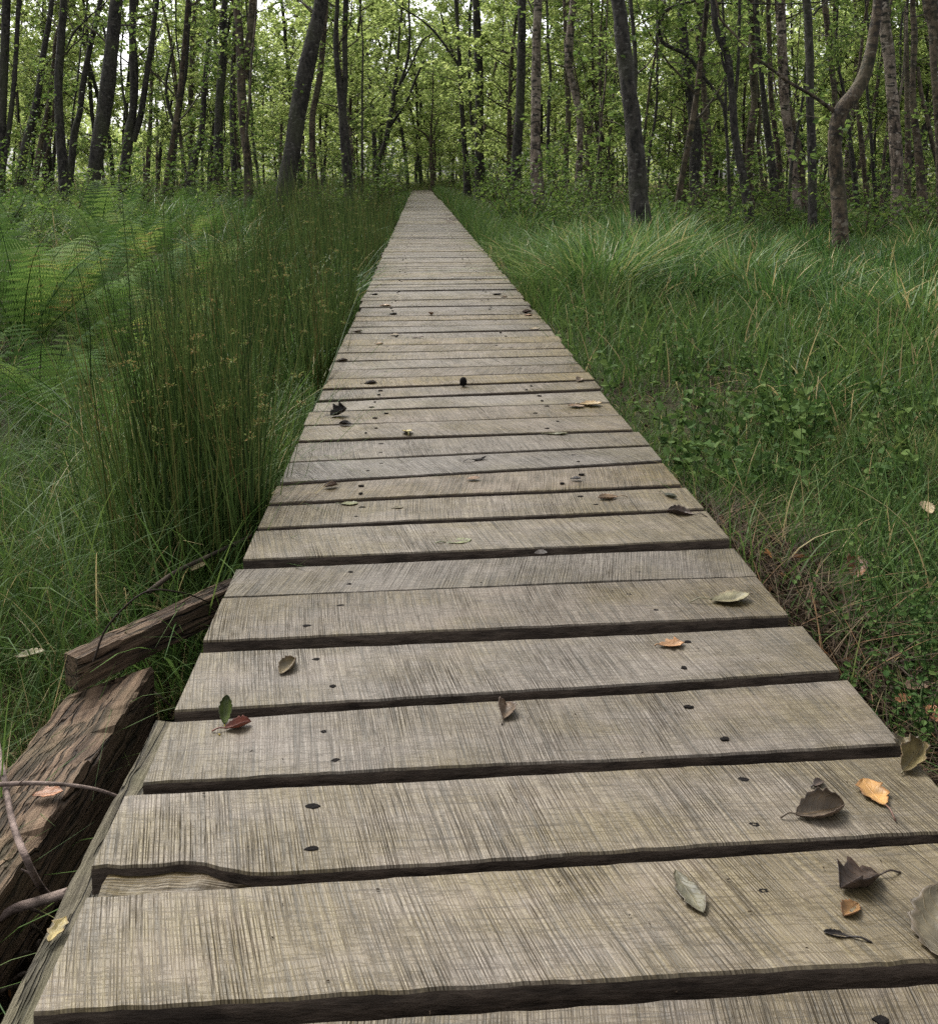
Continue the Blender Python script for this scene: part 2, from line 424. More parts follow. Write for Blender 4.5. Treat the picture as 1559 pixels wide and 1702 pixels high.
def dead_leaf_mat():
    m, N, L, out = nodes("fallen_leaf_blade")
    oi = N("ObjectInfo"); uv = N("Attribute", attribute_name="leafuv")
    sp = N("SeparateXYZ"); L(uv.outputs["Vector"], sp.inputs[0])
    n1 = N("TexNoise", Scale=55.0, Detail=5.0); tc = N("TexCoord"); L(tc.outputs["Object"], n1.inputs[0])
    r1 = ramp(N, [(.3, g(.45)), (.7, g(1.35))]); L(n1.outputs[0], r1.inputs[0])
    c = mixc(N, L, 1.0, oi.outputs["Color"], r1.outputs[0], 'MULTIPLY')
    # midrib and side veins
    av = math_(N, L, 'ABSOLUTE', sp.outputs[1])
    w = math_(N, L, 'SINE', math_(N, L, 'MULTIPLY', math_(N, L, 'SUBTRACT', sp.outputs[0], math_(N, L, 'MULTIPLY', av, .30)), 48.0))
    rv = ramp(N, [(.86, g(0)), (.98, g(.5))]); L(w, rv.inputs[0])
    rm = ramp(N, [(.02, g(.7)), (.07, g(0))]); L(av, rm.inputs[0])
    vein = math_(N, L, 'MAXIMUM', rv.outputs[0], rm.outputs[0])
    c = mixc(N, L, vein, c, mixc(N, L, 1.0, c, (1.5, 1.35, 1.1), 'MULTIPLY'))
    # browned rim
    re = ramp(N, [(.72, g(0)), (1.0, g(.7))]); L(av, re.inputs[0])
    c = mixc(N, L, re.outputs[0], c, mixc(N, L, 1.0, c, (.45, .30, .22), 'MULTIPLY'))
    p = N("BsdfPrincipled", Roughness=.5); p.inputs["Specular IOR Level"].default_value = .4
    t = N("BsdfTranslucent"); mx = N("MixShader"); mx.inputs[0].default_value = .15
    L(c, p.inputs["Base Color"]); L(c, t.inputs[0])
    b = N("Bump", Strength=.5, Distance=.004); L(math_(N, L, 'ADD', n1.outputs[0], vein), b.inputs["Height"]); L(b.outputs[0], p.inputs["Normal"])
    L(p.outputs[0], mx.inputs[1]); L(t.outputs[0], mx.inputs[2]); L(mx.outputs[0], out.inputs[0])
    return m
M["dead_leaf"] = dead_leaf_mat()

def ground_mat():
    m, N, L, out = nodes("forest_floor")
    tc = N("TexCoord")
    n1 = N("TexNoise", Scale=1.3, Detail=6.0); L(tc.outputs["Object"], n1.inputs[0])
    n2 = N("TexNoise", Scale=45.0, Detail=6.0, Roughness=.7); L(tc.outputs["Object"], n2.inputs[0])
    r1 = ramp(N, [(.3, (.012, .009, .006)), (.7, (.060, .042, .026))]); L(n2.outputs[0], r1.inputs[0])
    r2 = ramp(N, [(.3, (.014, .022, .006)), (.7, (.048, .066, .018))]); L(n2.outputs[0], r2.inputs[0])
    rf = ramp(N, [(.42, g(0)), (.58, g(1))]); L(n1.outputs[0], rf.inputs[0])
    c = mixc(N, L, rf.outputs[0], r1.outputs[0], r2.outputs[0])
    p = N("BsdfPrincipled", Roughness=.9); p.inputs["Specular IOR Level"].default_value = .15
    L(c, p.inputs["Base Color"])
    b = N("Bump", Strength=.8, Distance=.03); L(n2.outputs[0], b.inputs["Height"]); L(b.outputs[0], p.inputs["Normal"])
    L(p.outputs[0], out.inputs[0])
    return m
M["ground"] = ground_mat()

# ------------------------------------------------------------------ the ground
def grow_axis(a, b, step, far, k=1.25):
    x = list(np.arange(a, b + 1e-6, step)); s = step
    while x[-1] < far: s *= k; x.append(x[-1] + s)
    s = step; y = [a]
    while y[-1] > -far: s *= k; y.append(y[-1] - s)
    return np.array(y[:0:-1] + x)
gx, gy = grow_axis(-3.5, 5.0, .07, 600), grow_axis(0.2, 9.0, .08, 600)
X, Y = np.meshgrid(gx, gy)
nx = len(gx); ii = (np.arange(len(gy) - 1)[:, None] * nx + np.arange(nx - 1)[None]).ravel()
gnd = mk("ground", np.stack([X, Y, gz(X, Y)], -1).reshape(-1, 3), np.stack([ii, ii + 1, ii + nx + 1, ii + nx], -1), M["ground"], smooth=True)
tag(gnd, "damp mossy forest floor under the grass and boardwalk", "ground", kind="structure")

# ------------------------------------------------------------------ the boardwalk
walk = thing("boardwalk", "long straight boardwalk of weathered grey planks running into the wood", "boardwalk", (0, 0.4, -.2))
WL = np.array([0, .4, -.2])
# front edges read off the photograph: (left point), (right point), gap in front of the plank (m)
EDGES = [((50, 1690), (1559, 1600), .022), ((165, 1472), (1559, 1383), .018), ((222, 1302), (1497, 1238), .024), ((287, 1183), (1408, 1115), .026),
         ((338, 1066), (1328, 1024), .040), ((365, 993), (1275, 957), .004), ((397, 933), (1215, 898), .041), ((417, 878), (1170, 845), .027),
         ((440, 834), (1140, 803), .028), ((457, 803), (1103, 765), .014), ((470, 768), (1065, 741), .014), ((487, 731), (1062, 713), .035),
         ((500, 706), (1030, 689), .010), ((510, 683), (1015, 667), .012), ((520, 664), (995, 645), .040)]
lines = []                                     # (a, b, gap): front edge y = a + b x
for l, r, gp in EDGES:
    p, q = at(*l), at(*r); b = (q[1] - p[1]) / (q[0] - p[0])
    lines.append((p[1] - b * p[0], b, gp))
a0, b0, _ = lines[0]
lines = [(a0 - .172 * 2, b0, .02), (a0 - .172, b0, .02)] + lines
yc = lines[-1][0]; bl = lines[-1][1]
while yc < DECK_END:
    yc += rng.choice([.150, .162, .170, .178]) + 0.0
    bl = .6 * bl + .4 * (.052 + rng.normal(0, .012))
    lines.append((yc, bl, float(rng.choice([.005, .010, .014, .02, .028], p=[.2, .3, .25, .15, .1]))))

def plank_arrays(i, near):
    a, b, gp = lines[i]; a2, b2, g2 = lines[i + 1]
    nxs = 64 if near else 10
    l = DECK_L + rng.normal(0, .005); r = DECK_R + rng.normal(0, .006)
    if i > 170: l += .02 * sin(i * .2); r -= .06 * sstep(170, 178, i)
    t = .033
    x = np.linspace(l, r, nxs + 1)
    yf = a + b * x; yb = a2 + b2 * x - g2
    if near:
        yf = yf + .0022 * (noise2(x * 40, x * 0 + i, 21) - .5) + .0016 * (noise2(x * 150, x * 0 + i, 22) - .5)
        yb = yb + .0022 * (noise2(x * 40, x * 0 + i, 23) - .5)
    seed = rng.random()
    split = near and i == 3                     # the plank with its corner broken away at the left
    if split:
        yf = yf + .026 * (1 - sstep(-.27, -.17, x)) + .004 * (noise2(x * 60, x * 0, 31) - .5) * (x < -.18)
    dz = rng.normal(0, .0016); tilt = rng.normal(0, .006)
    zw = .003 * (noise2(x * 3, x * 0 + i * 7, 24) - .5) + dz
    fr = [0, 0, .014, .33, .67, .986, 1, 1]
    dzs = [-t, -.0028, 0, 0, 0, 0, -.0028, -t]
    V = []
    for f, d in zip(fr, dzs):
        yy = yf + (yb - yf) * f
        ex = np.zeros_like(x)
        V.append(np.stack([x + ex, yy, zw + d + tilt * (f - .5) * .15], -1))
    V = np.stack(V, 1)                          # (nx+1, 8, 3)
    n = nxs + 1
    k = np.arange(nxs)[:, None] * 8; j = np.arange(8)[None]; j2 = (j + 1) % 8
    F = np.stack([k + j, k + 8 + j, k + 8 + j2, k + j2], -1)
    mid = np.broadcast_to(np.array([1, 0, 0, 0, 0, 0, 1, 1])[None], (nxs, 8))
    caps = np.array([[0, 1, 6, 7], [1, 2, 5, 6], [2, 3, 4, 5]])
    F = np.concatenate([F.reshape(-1, 4), caps[:, ::-1], caps + nxs * 8])
    # winding check: top faces point up
    mid = np.concatenate([mid.ravel(), np.ones(6, int)])
    V = V.reshape(-1, 3)
    ang = rng.normal(.05, .20)
    cx = V[:, 0] - .148; cyy = V[:, 1] - (a + a2) / 2
    u = cx * cos(ang) + cyy * sin(ang); v = -cx * sin(ang) + cyy * cos(ang)
    # saw strokes are faint arcs
    u = u + v * v * rng.normal(0, .12)
    grain = np.stack([u, v, np.full_like(u, seed)], -1)
    place = np.stack([cx, cyy, np.full_like(u, seed)], -1)
    return V, F, mid, grain, place

def nail_spots(i):
    a, b, gp = lines[i]; a2, b2, g2 = lines[i + 1]
    s = []
    for x0 in (-.135, .405):
        for f in (.27, .72):
            x = x0 + rng.normal(0, .022); ff = f + rng.normal(0, .06)
            yf, yb = a + b * x, a2 + b2 * x - g2
            s.append((x, yf + (yb - yf) * ff))
    return s
def nail_arrays(spots):
    V, F = [], []; n = 0
    for x, y in spots:
        k = 9; th = np.arange(k) * 2 * pi / k
        rr = .0029 * (1 + .9 * rng.random(k)); sx = rng.uniform(1.0, 2.0)
        ring = np.stack([x + np.cos(th) * rr * sx, y + np.sin(th) * rr, np.full(k, .0012)], -1)
        ring2 = np.stack([x + np.cos(th) * rr * sx * .6, y + np.sin(th) * rr * .6, np.full(k, .0017)], -1)
        low = ring.copy(); low[:, 2] = -.006
        V.append(np.concatenate([low, ring, ring2, [[x, y, .0012]]]))
        i = np.arange(k); j = (i + 1) % k
        F += [np.stack([n + i, n + j, n + k + j, n + k + i], -1), np.stack([n + k + i, n + k + j, n + 2 * k + j, n + 2 * k + i], -1)]
        F.append(np.stack([n + 2 * k + i, n + 2 * k + j, np.full(k, n + 3 * k)], -1))
        # a short dark check in the wood by the nail
        n += 3 * k + 1
    return V, F
n_pl = len(lines) - 1
far = [[], [], [], [], []]; fn = 0
for i in range(n_pl):
    V, F, mid, gr, pl = plank_arrays(i, i < 100)
    if i < 100:
        NV, NF = nail_arrays(nail_spots(i)) if i < 70 else ([], [])
        if NV:
            zo = len(V); nv = np.concatenate(NV)
            q = np.concatenate([f for f in NF if f.shape[1] == 4]) + zo; tr = np.concatenate([f for f in NF if f.shape[1] == 3]) + zo
            V = np.concatenate([V, nv]); gr = np.concatenate([gr, np.zeros((len(nv), 3))]); pl = np.concatenate([pl, np.zeros((len(nv), 3))])
            Fl = [np.concatenate([F, q]), tr]; mid = np.concatenate([mid, np.full(len(q) + len(tr), 2)])
        else:
            Fl = [F]
        o = mk("plank", V, Fl, [M["plank"], M["plank_side"], M["nail"]], walk, WL, {"grain": gr, "place": pl}, mid)
        if i == 3:
            plank_split = o
            o["label"] = "plank with its near edge split away at the left end"
    else:
        for k, x in enumerate((V, F + fn, mid, gr, pl)): far[k].append(x)
        fn += len(V)
fo = mk("far_planks", np.concatenate(far[0]), np.concatenate(far[1]), [M["plank"], M["plank_side"]], walk, WL,
        {"grain": np.concatenate(far[3]), "place": np.concatenate(far[4])}, np.concatenate(far[2]))
fo["kind"] = "stuff"
# the splinter that broke off, sunk a little below the plank it came from
x = np.linspace(DECK_L + .004, -.185, 26)
a, b, _ = lines[3]
yb_ = a + b * x + .028 * (1 - sstep(-.27, -.17, x))
yf_ = a + b * x - .007 + .010 * sstep(-.26, -.185, x) + .004 * (noise2(x * 70, x * 0, 41) - .5)
zt = -.0065 - .007 * sstep(-.27, -.18, x) + .003 * (noise2(x * 50, x * 0, 42) - .5)
V = np.stack([np.stack([x, yf_, zt - .022], -1), np.stack([x, yf_, zt - .003], -1), np.stack([x, yf_ * .6 + yb_ * .4, zt + .002 * (noise2(x * 90, x * 0, 43) - .2)], -1),
              np.stack([x, yb_, zt - .004], -1), np.stack([x, yb_, zt - .022], -1)], 1)
k = np.arange(25)[:, None] * 5; j = np.arange(4)[None]
F = np.stack([k + j, k + 5 + j, k + 5 + j + 1, k + j + 1], -1).reshape(-1, 4)
V = V.reshape(-1, 3)
pl = np.stack([V[:, 0] - .148, V[:, 1] - a, np.full(len(V), .37)], -1)
mk("splinter", V, F, [M["plank"]], plank_split, WL, {"grain": pl[:, [1, 0, 2]], "place": pl})
plank_split.children[0].location = (0, 0, 0)

def timber(name, A, B, wdt, dep, mat, parent=None, loc=None, n=24, seed=0, rough=.004, side=None, skew=0.0):
    """a sawn timber from A to B (centre of its top face), wdt wide, dep deep, with worn uneven edges"""
    A, B = np.asarray(A, float), np.asarray(B, float)
    t = np.linspace(0, 1, n)[:, None]; P = A + (B - A) * t
    d = norm(B - A); s = norm(np.cross(d, [0, 0, 1])) if side is None else np.asarray(side); u = np.cross(s, d)
    L_ = t[:, 0] * np.linalg.norm(B - A)
    prof = [(-.5, -1), (-.5, -.05), (-.47, 0), (-.2, 0), (.05, 0), (.28, 0), (.47, 0), (.5, -.05), (.5, -1)]
    V = []
    for k, (f, h) in enumerate(prof):
        e = int(k > 5)
        wob = rough * ((noise2(L_ * 5, L_ * 0 + e * 3, seed) - .5) * 1.6 + (noise2(L_ * 45, L_ * 0 + k * 3, seed) - .5) * .5)
        wob2 = rough * (.9 * (noise2(L_ * 9, L_ * 0 + k * 5, seed + 1) - .7) + .6 * (noise2(L_ * 60, L_ * 0 + k * 5, seed + 2) - .6) - .9 * (noise2(L_ * 7, L_ * 0 + k * 9, seed + 3) > .66))
        V.append(P + d * (skew * f * wdt * t) + s * (f * wdt + wob)[:, None] + u * (h * dep + (wob2 if h > -1 else 0 * wob2))[:, None])
    V = np.stack(V, 1); K = len(prof)
    k = np.arange(n - 1)[:, None] * K; j = np.arange(K)[None]; j2 = (j + 1) % K
    F = np.stack([k + j, k + j2, k + K + j2, k + K + j], -1).reshape(-1, 4)
    e = np.array([[0, 8, 7, 1], [1, 7, 6, 2], [2, 6, 5, 3]]); tr = np.array([[3, 5, 4]])
    F2 = np.concatenate([F, e, e[:, ::-1] + (n - 1) * K]); T2 = np.concatenate([tr, tr[:, ::-1] + (n - 1) * K])
    gr = np.stack([np.repeat(L_, K), np.tile([f * wdt for f, h in prof], n) + seed, np.tile([h * dep for f, h in prof], n)], -1)
    return mk(name, V.reshape(-1, 3), [F2, T2], mat, parent, loc if loc is not None else tuple(A), {"grain": gr})
for xs in (-.135, .405):
    timber("stringer", (xs, .3, -.035), (xs, DECK_END, -.035), .07, .12, M["stringer"], walk, WL, n=60, side=(1, 0, 0))
p1, p2 = at(-30, 1700, -.036), at(212, 1325, -.036)
timber("edge_beam", (-.372, .25, -.037), (-.350, 1.34, -.037), .085, .11, M["stringer"], walk, WL, n=50, seed=5, rough=.005, side=(1, 0, 0))
for y in np.arange(1.9, DECK_END, 2.4):
    for xs in (-.135, .405):
        P = np.array([[xs, y, -.9], [xs, y, -.5], [xs, y, -.155]])
        V, F, c = tube(P, [.04, .04, .04], 10)
        mk("support_post", V, [F, c], M["stringer"], walk, WL, {"grain": V[:, [2, 0, 1]]})

# ------------------------------------------------------------------ old timbers and sticks beside the walk
zb = -.10
A1 = (at(121, 1087, zb) + at(214, 1045, zb)) / 2
A1, B1 = at(117, 1089, zb), at(384, 968, zb)
B1 = B1 + (B1 - A1) * .35
o = timber("timber_beam", A1, B1, .045, .062, M["beam"], n=60, seed=9, rough=.004)
tag(o, "brown square timber poking out from under the boardwalk's left edge", "beam")
zb = -.16
A2, B2 = np.array([-.655, .62, zb]), np.array([-.571, 1.68, zb])
o = timber("timber_beam", A2, B2, .115, .14, M["beam"], n=120, seed=12, rough=.009, skew=.9)
tag(o, "wide rotten cracked sleeper lying in the pit left of the boardwalk", "beam")

def stick(name, pts, r0, r1, mat, label, cat="stick", group=None, bump=.12, sides=7, twigs=()):
    P = smooth_line(pts, max(10, len(pts) * 7))
    V, F, c = tube(P, np.linspace(r0, r1, len(P)), sides, bump, int(r0 * 1e5))
    o = mk(name, V, [F, c], mat, None, tuple(P[0]), smooth=True)
    tag(o, label, cat, group)
    for tp, tr in twigs:
        Q = smooth_line(tp, 8); V, F, c = tube(Q, np.linspace(tr, tr * .5, 8), 5)
        mk("side_twig", V, [F, c], mat, o, tuple(P[0]), smooth=True)
    return o
z = -.12
stick("fallen_stick", [at(-20, 1305, z + .01), at(70, 1302, z + .01), at(160, 1312, z), at(240, 1343, z - .04)], .0032, .002, M["stick"], "thin pinkish twig lying across the wide rotten sleeper", twigs=[([at(30, 1304, z + .01), at(44, 1292, z + .03)], .0015)])
stick("fallen_stick", [at(-6, 1225, z - .02), at(8, 1300, z), at(22, 1370, z), at(45, 1430, z - .01), at(70, 1478, z - .08), at(95, 1500, z - .12)], .004, .0048, M["stick"], "bent grey stick running down over the rotten sleeper into the pit", twigs=[([at(62, 1458, z - .05), at(35, 1445, z - .04)], .002)])
stick("fallen_stick", [at(-30, 1548, z - .08), at(20, 1513, z - .08), at(60, 1500, z - .07), at(112, 1484, z - .05)], .0055, .006, M["stick"], "pale knobbly stick lying in the dark pit beside the edge beam", twigs=[([at(40, 1506, z - .08), at(75, 1520, z - .10)], .003)])
stick("fallen_stick", [at(245, 985, -.12), at(290, 952, -.11), at(345, 925, -.10), at(420, 890, -.10)], .006, .0045, M["twig"], "dark dead branch slanting behind the brown square timber")
stick("dry_stem", [at(155, 1100, -.10), at(180, 1040, -.05), at(240, 985, 0.0), at(300, 985, -.03), at(345, 1000, -.10)], .0022, .0012, M["litter"], "dry tan grass stem arching over the brown square timber", "stem")
for q, (px, py) in enumerate([(35, 1540), (60, 1590), (20, 1600), (70, 1420), (85, 1375), (110, 1395), (30, 1640), (150, 1330), (165, 1260), (200, 1200), (120, 1440), (45, 1470), (10, 1570), (230, 1150), (255, 1090), (285, 1060), (60, 1620)]):
    a = rng.uniform(0, 6.28); l = rng.uniform(50, 110)
    stick("pit_twig", [at(px, py, -.30), at(px + cos(a) * l * .5, py + sin(a) * l * .2 - 10, -.27), at(px + cos(a) * l, py + sin(a) * l * .4, -.30)], .003, .002, M["twig"],
          "short dead twig among the debris in the dark pit", "twig", "twigs in the pit", .1, 5)
for q in range(14):
    px, py = rng.uniform(1430, 1559), rng.uniform(1080, 1230); a = rng.uniform(-.5, .9); l = rng.uniform(50, 130)
    zz = float(gz(*at(px, py, -.12)[:2])) + .008
    stick("ground_twig", [at(px, py, zz), at(px + cos(a) * l * .5, py + sin(a) * l * .5 + 4, zz + .008), at(px + cos(a) * l, py + sin(a) * l, zz)], .0018, .001, M["twig"],
          "thin bare twig in the litter by the boardwalk's right edge", "twig", "twigs in the litter", .1, 5)

# ------------------------------------------------------------------ fallen leaves, each one a thing
def fallen_leaf(px, py, length, colr, label, width=.62, rot=None, curl=.4, fold=.2, droop=.2, stalk=.35, tipc=None, z=0.0, name="fallen_leaf", cat="leaf", lobes=0.0, tilt=(0, 0), group=None, stalkc=None, up=0.0):
    """px, py: its centre on the photo; length in metres; curl: radians of rolling across the blade"""
    length *= .78; colr = tuple(.62 * v + .06 * sum(colr) / 3 for v in colr)
    c = at(px, py, z)
    nu, nv = 14, 10
    u = np.linspace(0, 1, nu + 1)[:, None]; v = np.linspace(-1, 1, nv + 1)[None]
    out_ = (np.sin(pi * np.clip(u, .0, 1) ** .85) ** .75) * (1 + .12 * np.sin(u * 37) + lobes * np.sin(u * 19)) + .015
    hw = width * length * .5 * out_
    curl *= .85; ang = v * curl * (.6 + .8 * u)
    rad = hw / max(curl, .15)
    if curl > .15:
        yy = np.sin(ang) * rad * 1.0; zz = (1 - np.cos(ang)) * rad
    else:
        yy = v * hw; zz = v * v * hw * .15
    zz = zz + np.abs(v) * hw * fold
    zz = zz + .05 * length * (noise2(u * 5 + px, v * 3 + py, 5) - .5) + droop * length * ((u - .45) ** 2) * 1.0
    xx = (u - .5) * length + 0 * v
    V = np.stack([xx, yy + 0 * u, zz], -1).reshape(-1, 3)
    a, b = tilt
    Rx = np.array([[1, 0, 0], [0, cos(a), -sin(a)], [0, sin(a), cos(a)]]); Ry = np.array([[cos(b), 0, sin(b)], [0, 1, 0], [-sin(b), 0, cos(b)]])
    if rot is None: rot = rng.uniform(0, 6.28)
    Rz = np.array([[cos(rot), -sin(rot), 0], [sin(rot), cos(rot), 0], [0, 0, 1]])
    Mx = Rz @ Ry @ Rx
    V = V @ Mx.T
    lift = -V[:, 2].min() + .0012 + up
    V[:, 2] += lift
    n = nv + 1
    i = (np.arange(nu)[:, None] * n + np.arange(nv)[None]).ravel()
    F = np.stack([i, i + n, i + n + 1, i + 1], -1)
    luv = np.stack([u + 0 * v, v + 0 * u, 0 * u + 0 * v], -1).reshape(-1, 3)
    o = mk(name, V + c, F, M["dead_leaf"], None, tuple(c), {"leafuv": luv}, smooth=True)
    o.color = (*colr, 1)
    sm = o.modifiers.new("thickness", 'SOLIDIFY'); sm.thickness = .0007
    tag(o, label, cat, group)
    if stalk > 0:
        b0 = V[nv // 2] - V[nv // 2 + 3 * n]
        d = Mx @ np.array([-1, .15, 0]); p0 = V[nv // 2]
        S = np.stack([p0, p0 + d * length * stalk * .5 + [0, 0, .1 * length * stalk], p0 + d * length * stalk])
        S[2, 2] = max(.002, S[2, 2] * .4)
        Q = smooth_line(S, 7) + c
        tv, tf, tcap = tube(Q, np.linspace(.0009, .0012, 7), 5)
        s = mk("stalk", tv, [tf, tcap], M["dead_leaf"], o, tuple(c), {"leafuv": np.tile([0, .5, 0], (len(tv), 1))}, smooth=True)
        s.color = (*(stalkc or tuple(.8 * k for k in colr)), 1)
    return o
BR, TAN, DK, OLV, ORG, YEL, GRN, GRY = (.085, .052, .03), (.30, .20, .105), (.028, .019, .014), (.20, .19, .085), (.46, .20, .06), (.46, .36, .11), (.11, .13, .035), (.16, .125, .09)
FL = fallen_leaf
FL(478, 1112, .060, (.22, .17, .09), "curled brown leaf with a yellowish tip on the left half of a near plank", .75, R(70), 1.9, 0, .2, 0)
FL(376, 1195, .050, (.085, .12, .02), "green upright curled half of a leaf at the left ends of the planks", .6, R(95), 1.5, .2, .3, .8, tilt=(0, -.7), stalkc=(.45, .33, .05))
FL(396, 1210, .045, (.30, .085, .045), "small reddish curled leaf touching the upright green one", .7, R(20), 1.6, .2, .3, .5)
FL(838, 1187, .050, (.17, .115, .07), "tan folded leaf standing like a tent in the middle of a plank", .8, R(80), 1.3, .5, .3, .25, tilt=(.3, 0))
FL(1116, 1074, .055, (.55, .30, .13), "bright orange lobed leaf on the right half of the walk", .55, R(5), .5, .2, .3, .15, lobes=.3)
FL(1213, 1000, .095, (.24, .215, .115), "large olive tan leaf with long stalk near the right plank ends", .55, R(8), .5, .15, .4, .5)
FL(762, 902, .072, (.20, .22, .095), "flat olive green oval leaf in the middle of the walk", .52, R(12), .2, .05, .1, .4)
FL(581, 838, .052, (.22, .23, .09), "small flat green oval leaf on the left of the walk", .55, R(3), .2, .05, .1, .3)
FL(1114, 826, .055, (.06, .07, .03), "dark green rolled leaf near the right plank ends", .5, R(-60), 1.9, 0, .4, .4)
FL(1130, 856, .075, (.085, .055, .036), "brown crumpled leaf with a long stalk at the right plank ends", .65, R(160), 1.5, .2, .3, .6)
FL(1010, 829, .062, (.38, .26, .15), "pale tan curled leaf beside a nail on the right", .5, R(190), 1.1, .2, .3, .5)
FL(981, 673, .100, (.42, .30, .13), "broad yellow tan leaf overlapping a plank gap on the right", .6, R(5), .5, .1, .3, .2, lobes=.15)
FL(958, 676, .070, (.23, .14, .07), "flat brown leaf lying against the broad yellow tan leaf", .6, R(170), .3, .1, .1, 0)
FL(677, 720, .062, (.50, .43, .16), "pale yellow leaf with a stalk sticking up beyond a gap", .65, R(100), .6, .1, .3, .7, tilt=(0, .25))
FL(563, 690, .075, DK, "black brown crumpled leaf at the left of the walk", .9, R(30), 1.6, .4, .6, .4, lobes=.25, tilt=(.3, -.2))
FL(574, 706, .050, DK, "small dark curled leaf just below the black brown crumpled one", .7, R(170), 1.3, .3, .3, .2)
FL(616, 638, .060, (.06, .042, .03), "grey brown curled leaf far left of the dark cone", .6, R(10), 1.3, .2, .2, .3)
FL(962, 633, .055, (.28, .2, .12), "tan leaf with a dark underside near the right edge", .7, R(60), 1.0, .3, .3, .3, tilt=(.3, 0))
FL(899, 921, .034, (.05, .034, .024), "small round dark brown leaf at a plank's far edge", .9, R(0), .5, .1, .2, 0)
FL(549, 809, .046, (.17, .11, .07), "brown arched leaf fragment at the left of the walk", .7, R(20), 1.5, .1, .2, 0)
FL(1362, 1352, .084, (.17, .125, .08), "big grey brown rolled leaf on the right near the front", .75, R(12), 1.8, .1, .3, .3, tilt=(.25, 0))
FL(1452, 1321, .062, (.52, .27, .065), "flat orange yellow leaf with thin stalk beside the big rolled one", .72, R(96), .45, .05, .2, .55, lobes=.14, stalkc=(.12, .06, .04))
FL(1517, 1268, .078, (.24, .19, .075), "crumpled yellow brown leaf hanging at the walk's right edge", .7, R(40), 1.9, .3, .4, .1, lobes=.2, tilt=(.2, -.2))
FL(1506, 1248, .05, (.11, .085, .03), "dark ragged scrap behind the crumpled yellow brown leaf", .8, R(70), 1.0, .4, .4, 0, lobes=.3)
FL(1430, 1475, .070, (.085, .055, .036), "dark brown crumpled lobed leaf on the right of the nearest planks", .8, R(200), 1.4, .3, .4, .5, lobes=.2, tilt=(.2, 0))
FL(1414, 1517, .036, (.36, .19, .06), "small orange brown leaf with yellow stalk below the dark lobed one", .7, R(215), 1.1, .3, .3, 0, stalkc=(.5, .35, .06))
FL(1391, 1558, .032, DK, "dark thin leaf shred low on the right of the nearest planks", .35, R(165), 1.4, .2, .3, .8)
FL(1572, 1560, .105, (.15, .125, .075), "large grey tan leaf arched over the gap at the right picture edge", .8, R(60), .75, .1, .9, 0, tilt=(-.25, -.15))
FL(640, 509, .090, (.42, .28, .15), "tan orange leaf on the left of the far planks", .7, R(0), .6, .2, .2, .2)
FL(716, 524, .055, (.45, .24, .09), "small upright orange leaf in mid walk far off", .7, R(80), .8, .2, .3, 0, tilt=(0, .5))
FL(876, 520, .080, (.09, .04, .025), "dark red brown leaf at the far right edge", .7, R(20), 1.0, .3, .3, .2)
FL(878, 525, .060, (.38, .23, .13), "peach brown leaf right under the dark red brown one", .7, R(10), .6, .2, .2, 0)
FL(888, 547, .070, (.42, .33, .19), "pale tan oval leaf near the far right edge below a wide gap", .55, R(0), .4, .1, .2, 0)
FL(655, 557, .055, (.46, .37, .22), "pale cream leaf below the wide gap left of centre", .6, R(5), .5, .1, .2, .3)
FL(630, 572, .050, (.45, .30, .14), "small yellow orange leaf left of centre under the cream one", .7, R(10), .6, .1, .2, 0)
FL(694, 561, .075, (.16, .09, .05), "thin brown leaf lying flat in mid walk", .3, R(5), .6, .1, .2, 0)
FL(826, 490, .080, (.06, .045, .035), "dark leaf beside a tan one right of centre far off", .6, R(-15), 1.0, .2, .3, .3)
FL(838, 494, .055, (.36, .27, .16), "tan leaf beside the dark one right of centre far off", .6, R(15), .8, .2, .3, 0)
FL(653, 523, .060, DK, "blackish leaf scrap left of centre under the tan orange leaf", .6, R(10), 1.0, .3, .3, .3)
FL(623, 490, .055, DK, "blackish leaf scrap at the left edge of the far planks", .6, R(10), 1.0, .3, .3, .3)
FL(569, 600, .060, BR, "brown leaf at the left plank ends below the pale wide gap", .6, R(20), 1.0, .3, .3, .3)
FL(594, 552, .060, (.2, .15, .09), "brown grey leaf on the left plank ends beside the wide gap", .6, R(10), .9, .3, .3, .2)
FL(786, 797, .045, (.42, .26, .15), "pale orange leaf scrap in mid walk", .55, R(8), .5, .2, .2, 0)
FL(924, 723, .090, (.15, .15, .06), "slim olive leaf lying across the plank right of centre", .3, R(-4), .7, .1, .2, .1)
FL(797, 765, .055, (.045, .036, .026), "dark bent leaf scrap like a bird's foot in mid walk", .25, R(25), 1.2, .2, .6, .6)
FL(957, 797, .036, (.07, .06, .06), "small slate grey leaf right of centre", .6, R(0), .8, .2, .2, 0)
FL(662, 845, .030, (.28, .24, .13), "tiny pale yellow leaf right of the small flat green one", .6, R(15), .5, .2, .2, .2)
FL(1360, 1305, .022, (.12, .085, .065), "small crinkled brown scrap above the big rolled leaf", .7, R(30), 1.0, .3, .3, .3)
FL(112, 1628, .030, (.20, .19, .11), "small flat olive leaf at the left end of the nearest plank", .7, R(20), .2, .0, .1, 0)
FL(95, 1549, .042, (.40, .31, .10), "small ragged yellow leaf on the green weathered edge beam", .5, R(80), .4, .2, .2, 0, z=-.034, lobes=.3)
FL(80, 1321, .055, (.46, .20, .085), "orange leaf scrap on the wide rotten sleeper", .55, R(10), .5, .1, .1, 0, z=-.156, lobes=.25)
FL(940, 530, .070, (.46, .36, .2), "pale leaf caught in the grass by the far right plank ends", .6, R(30), .6, .2, .2, 0, z=-.06)
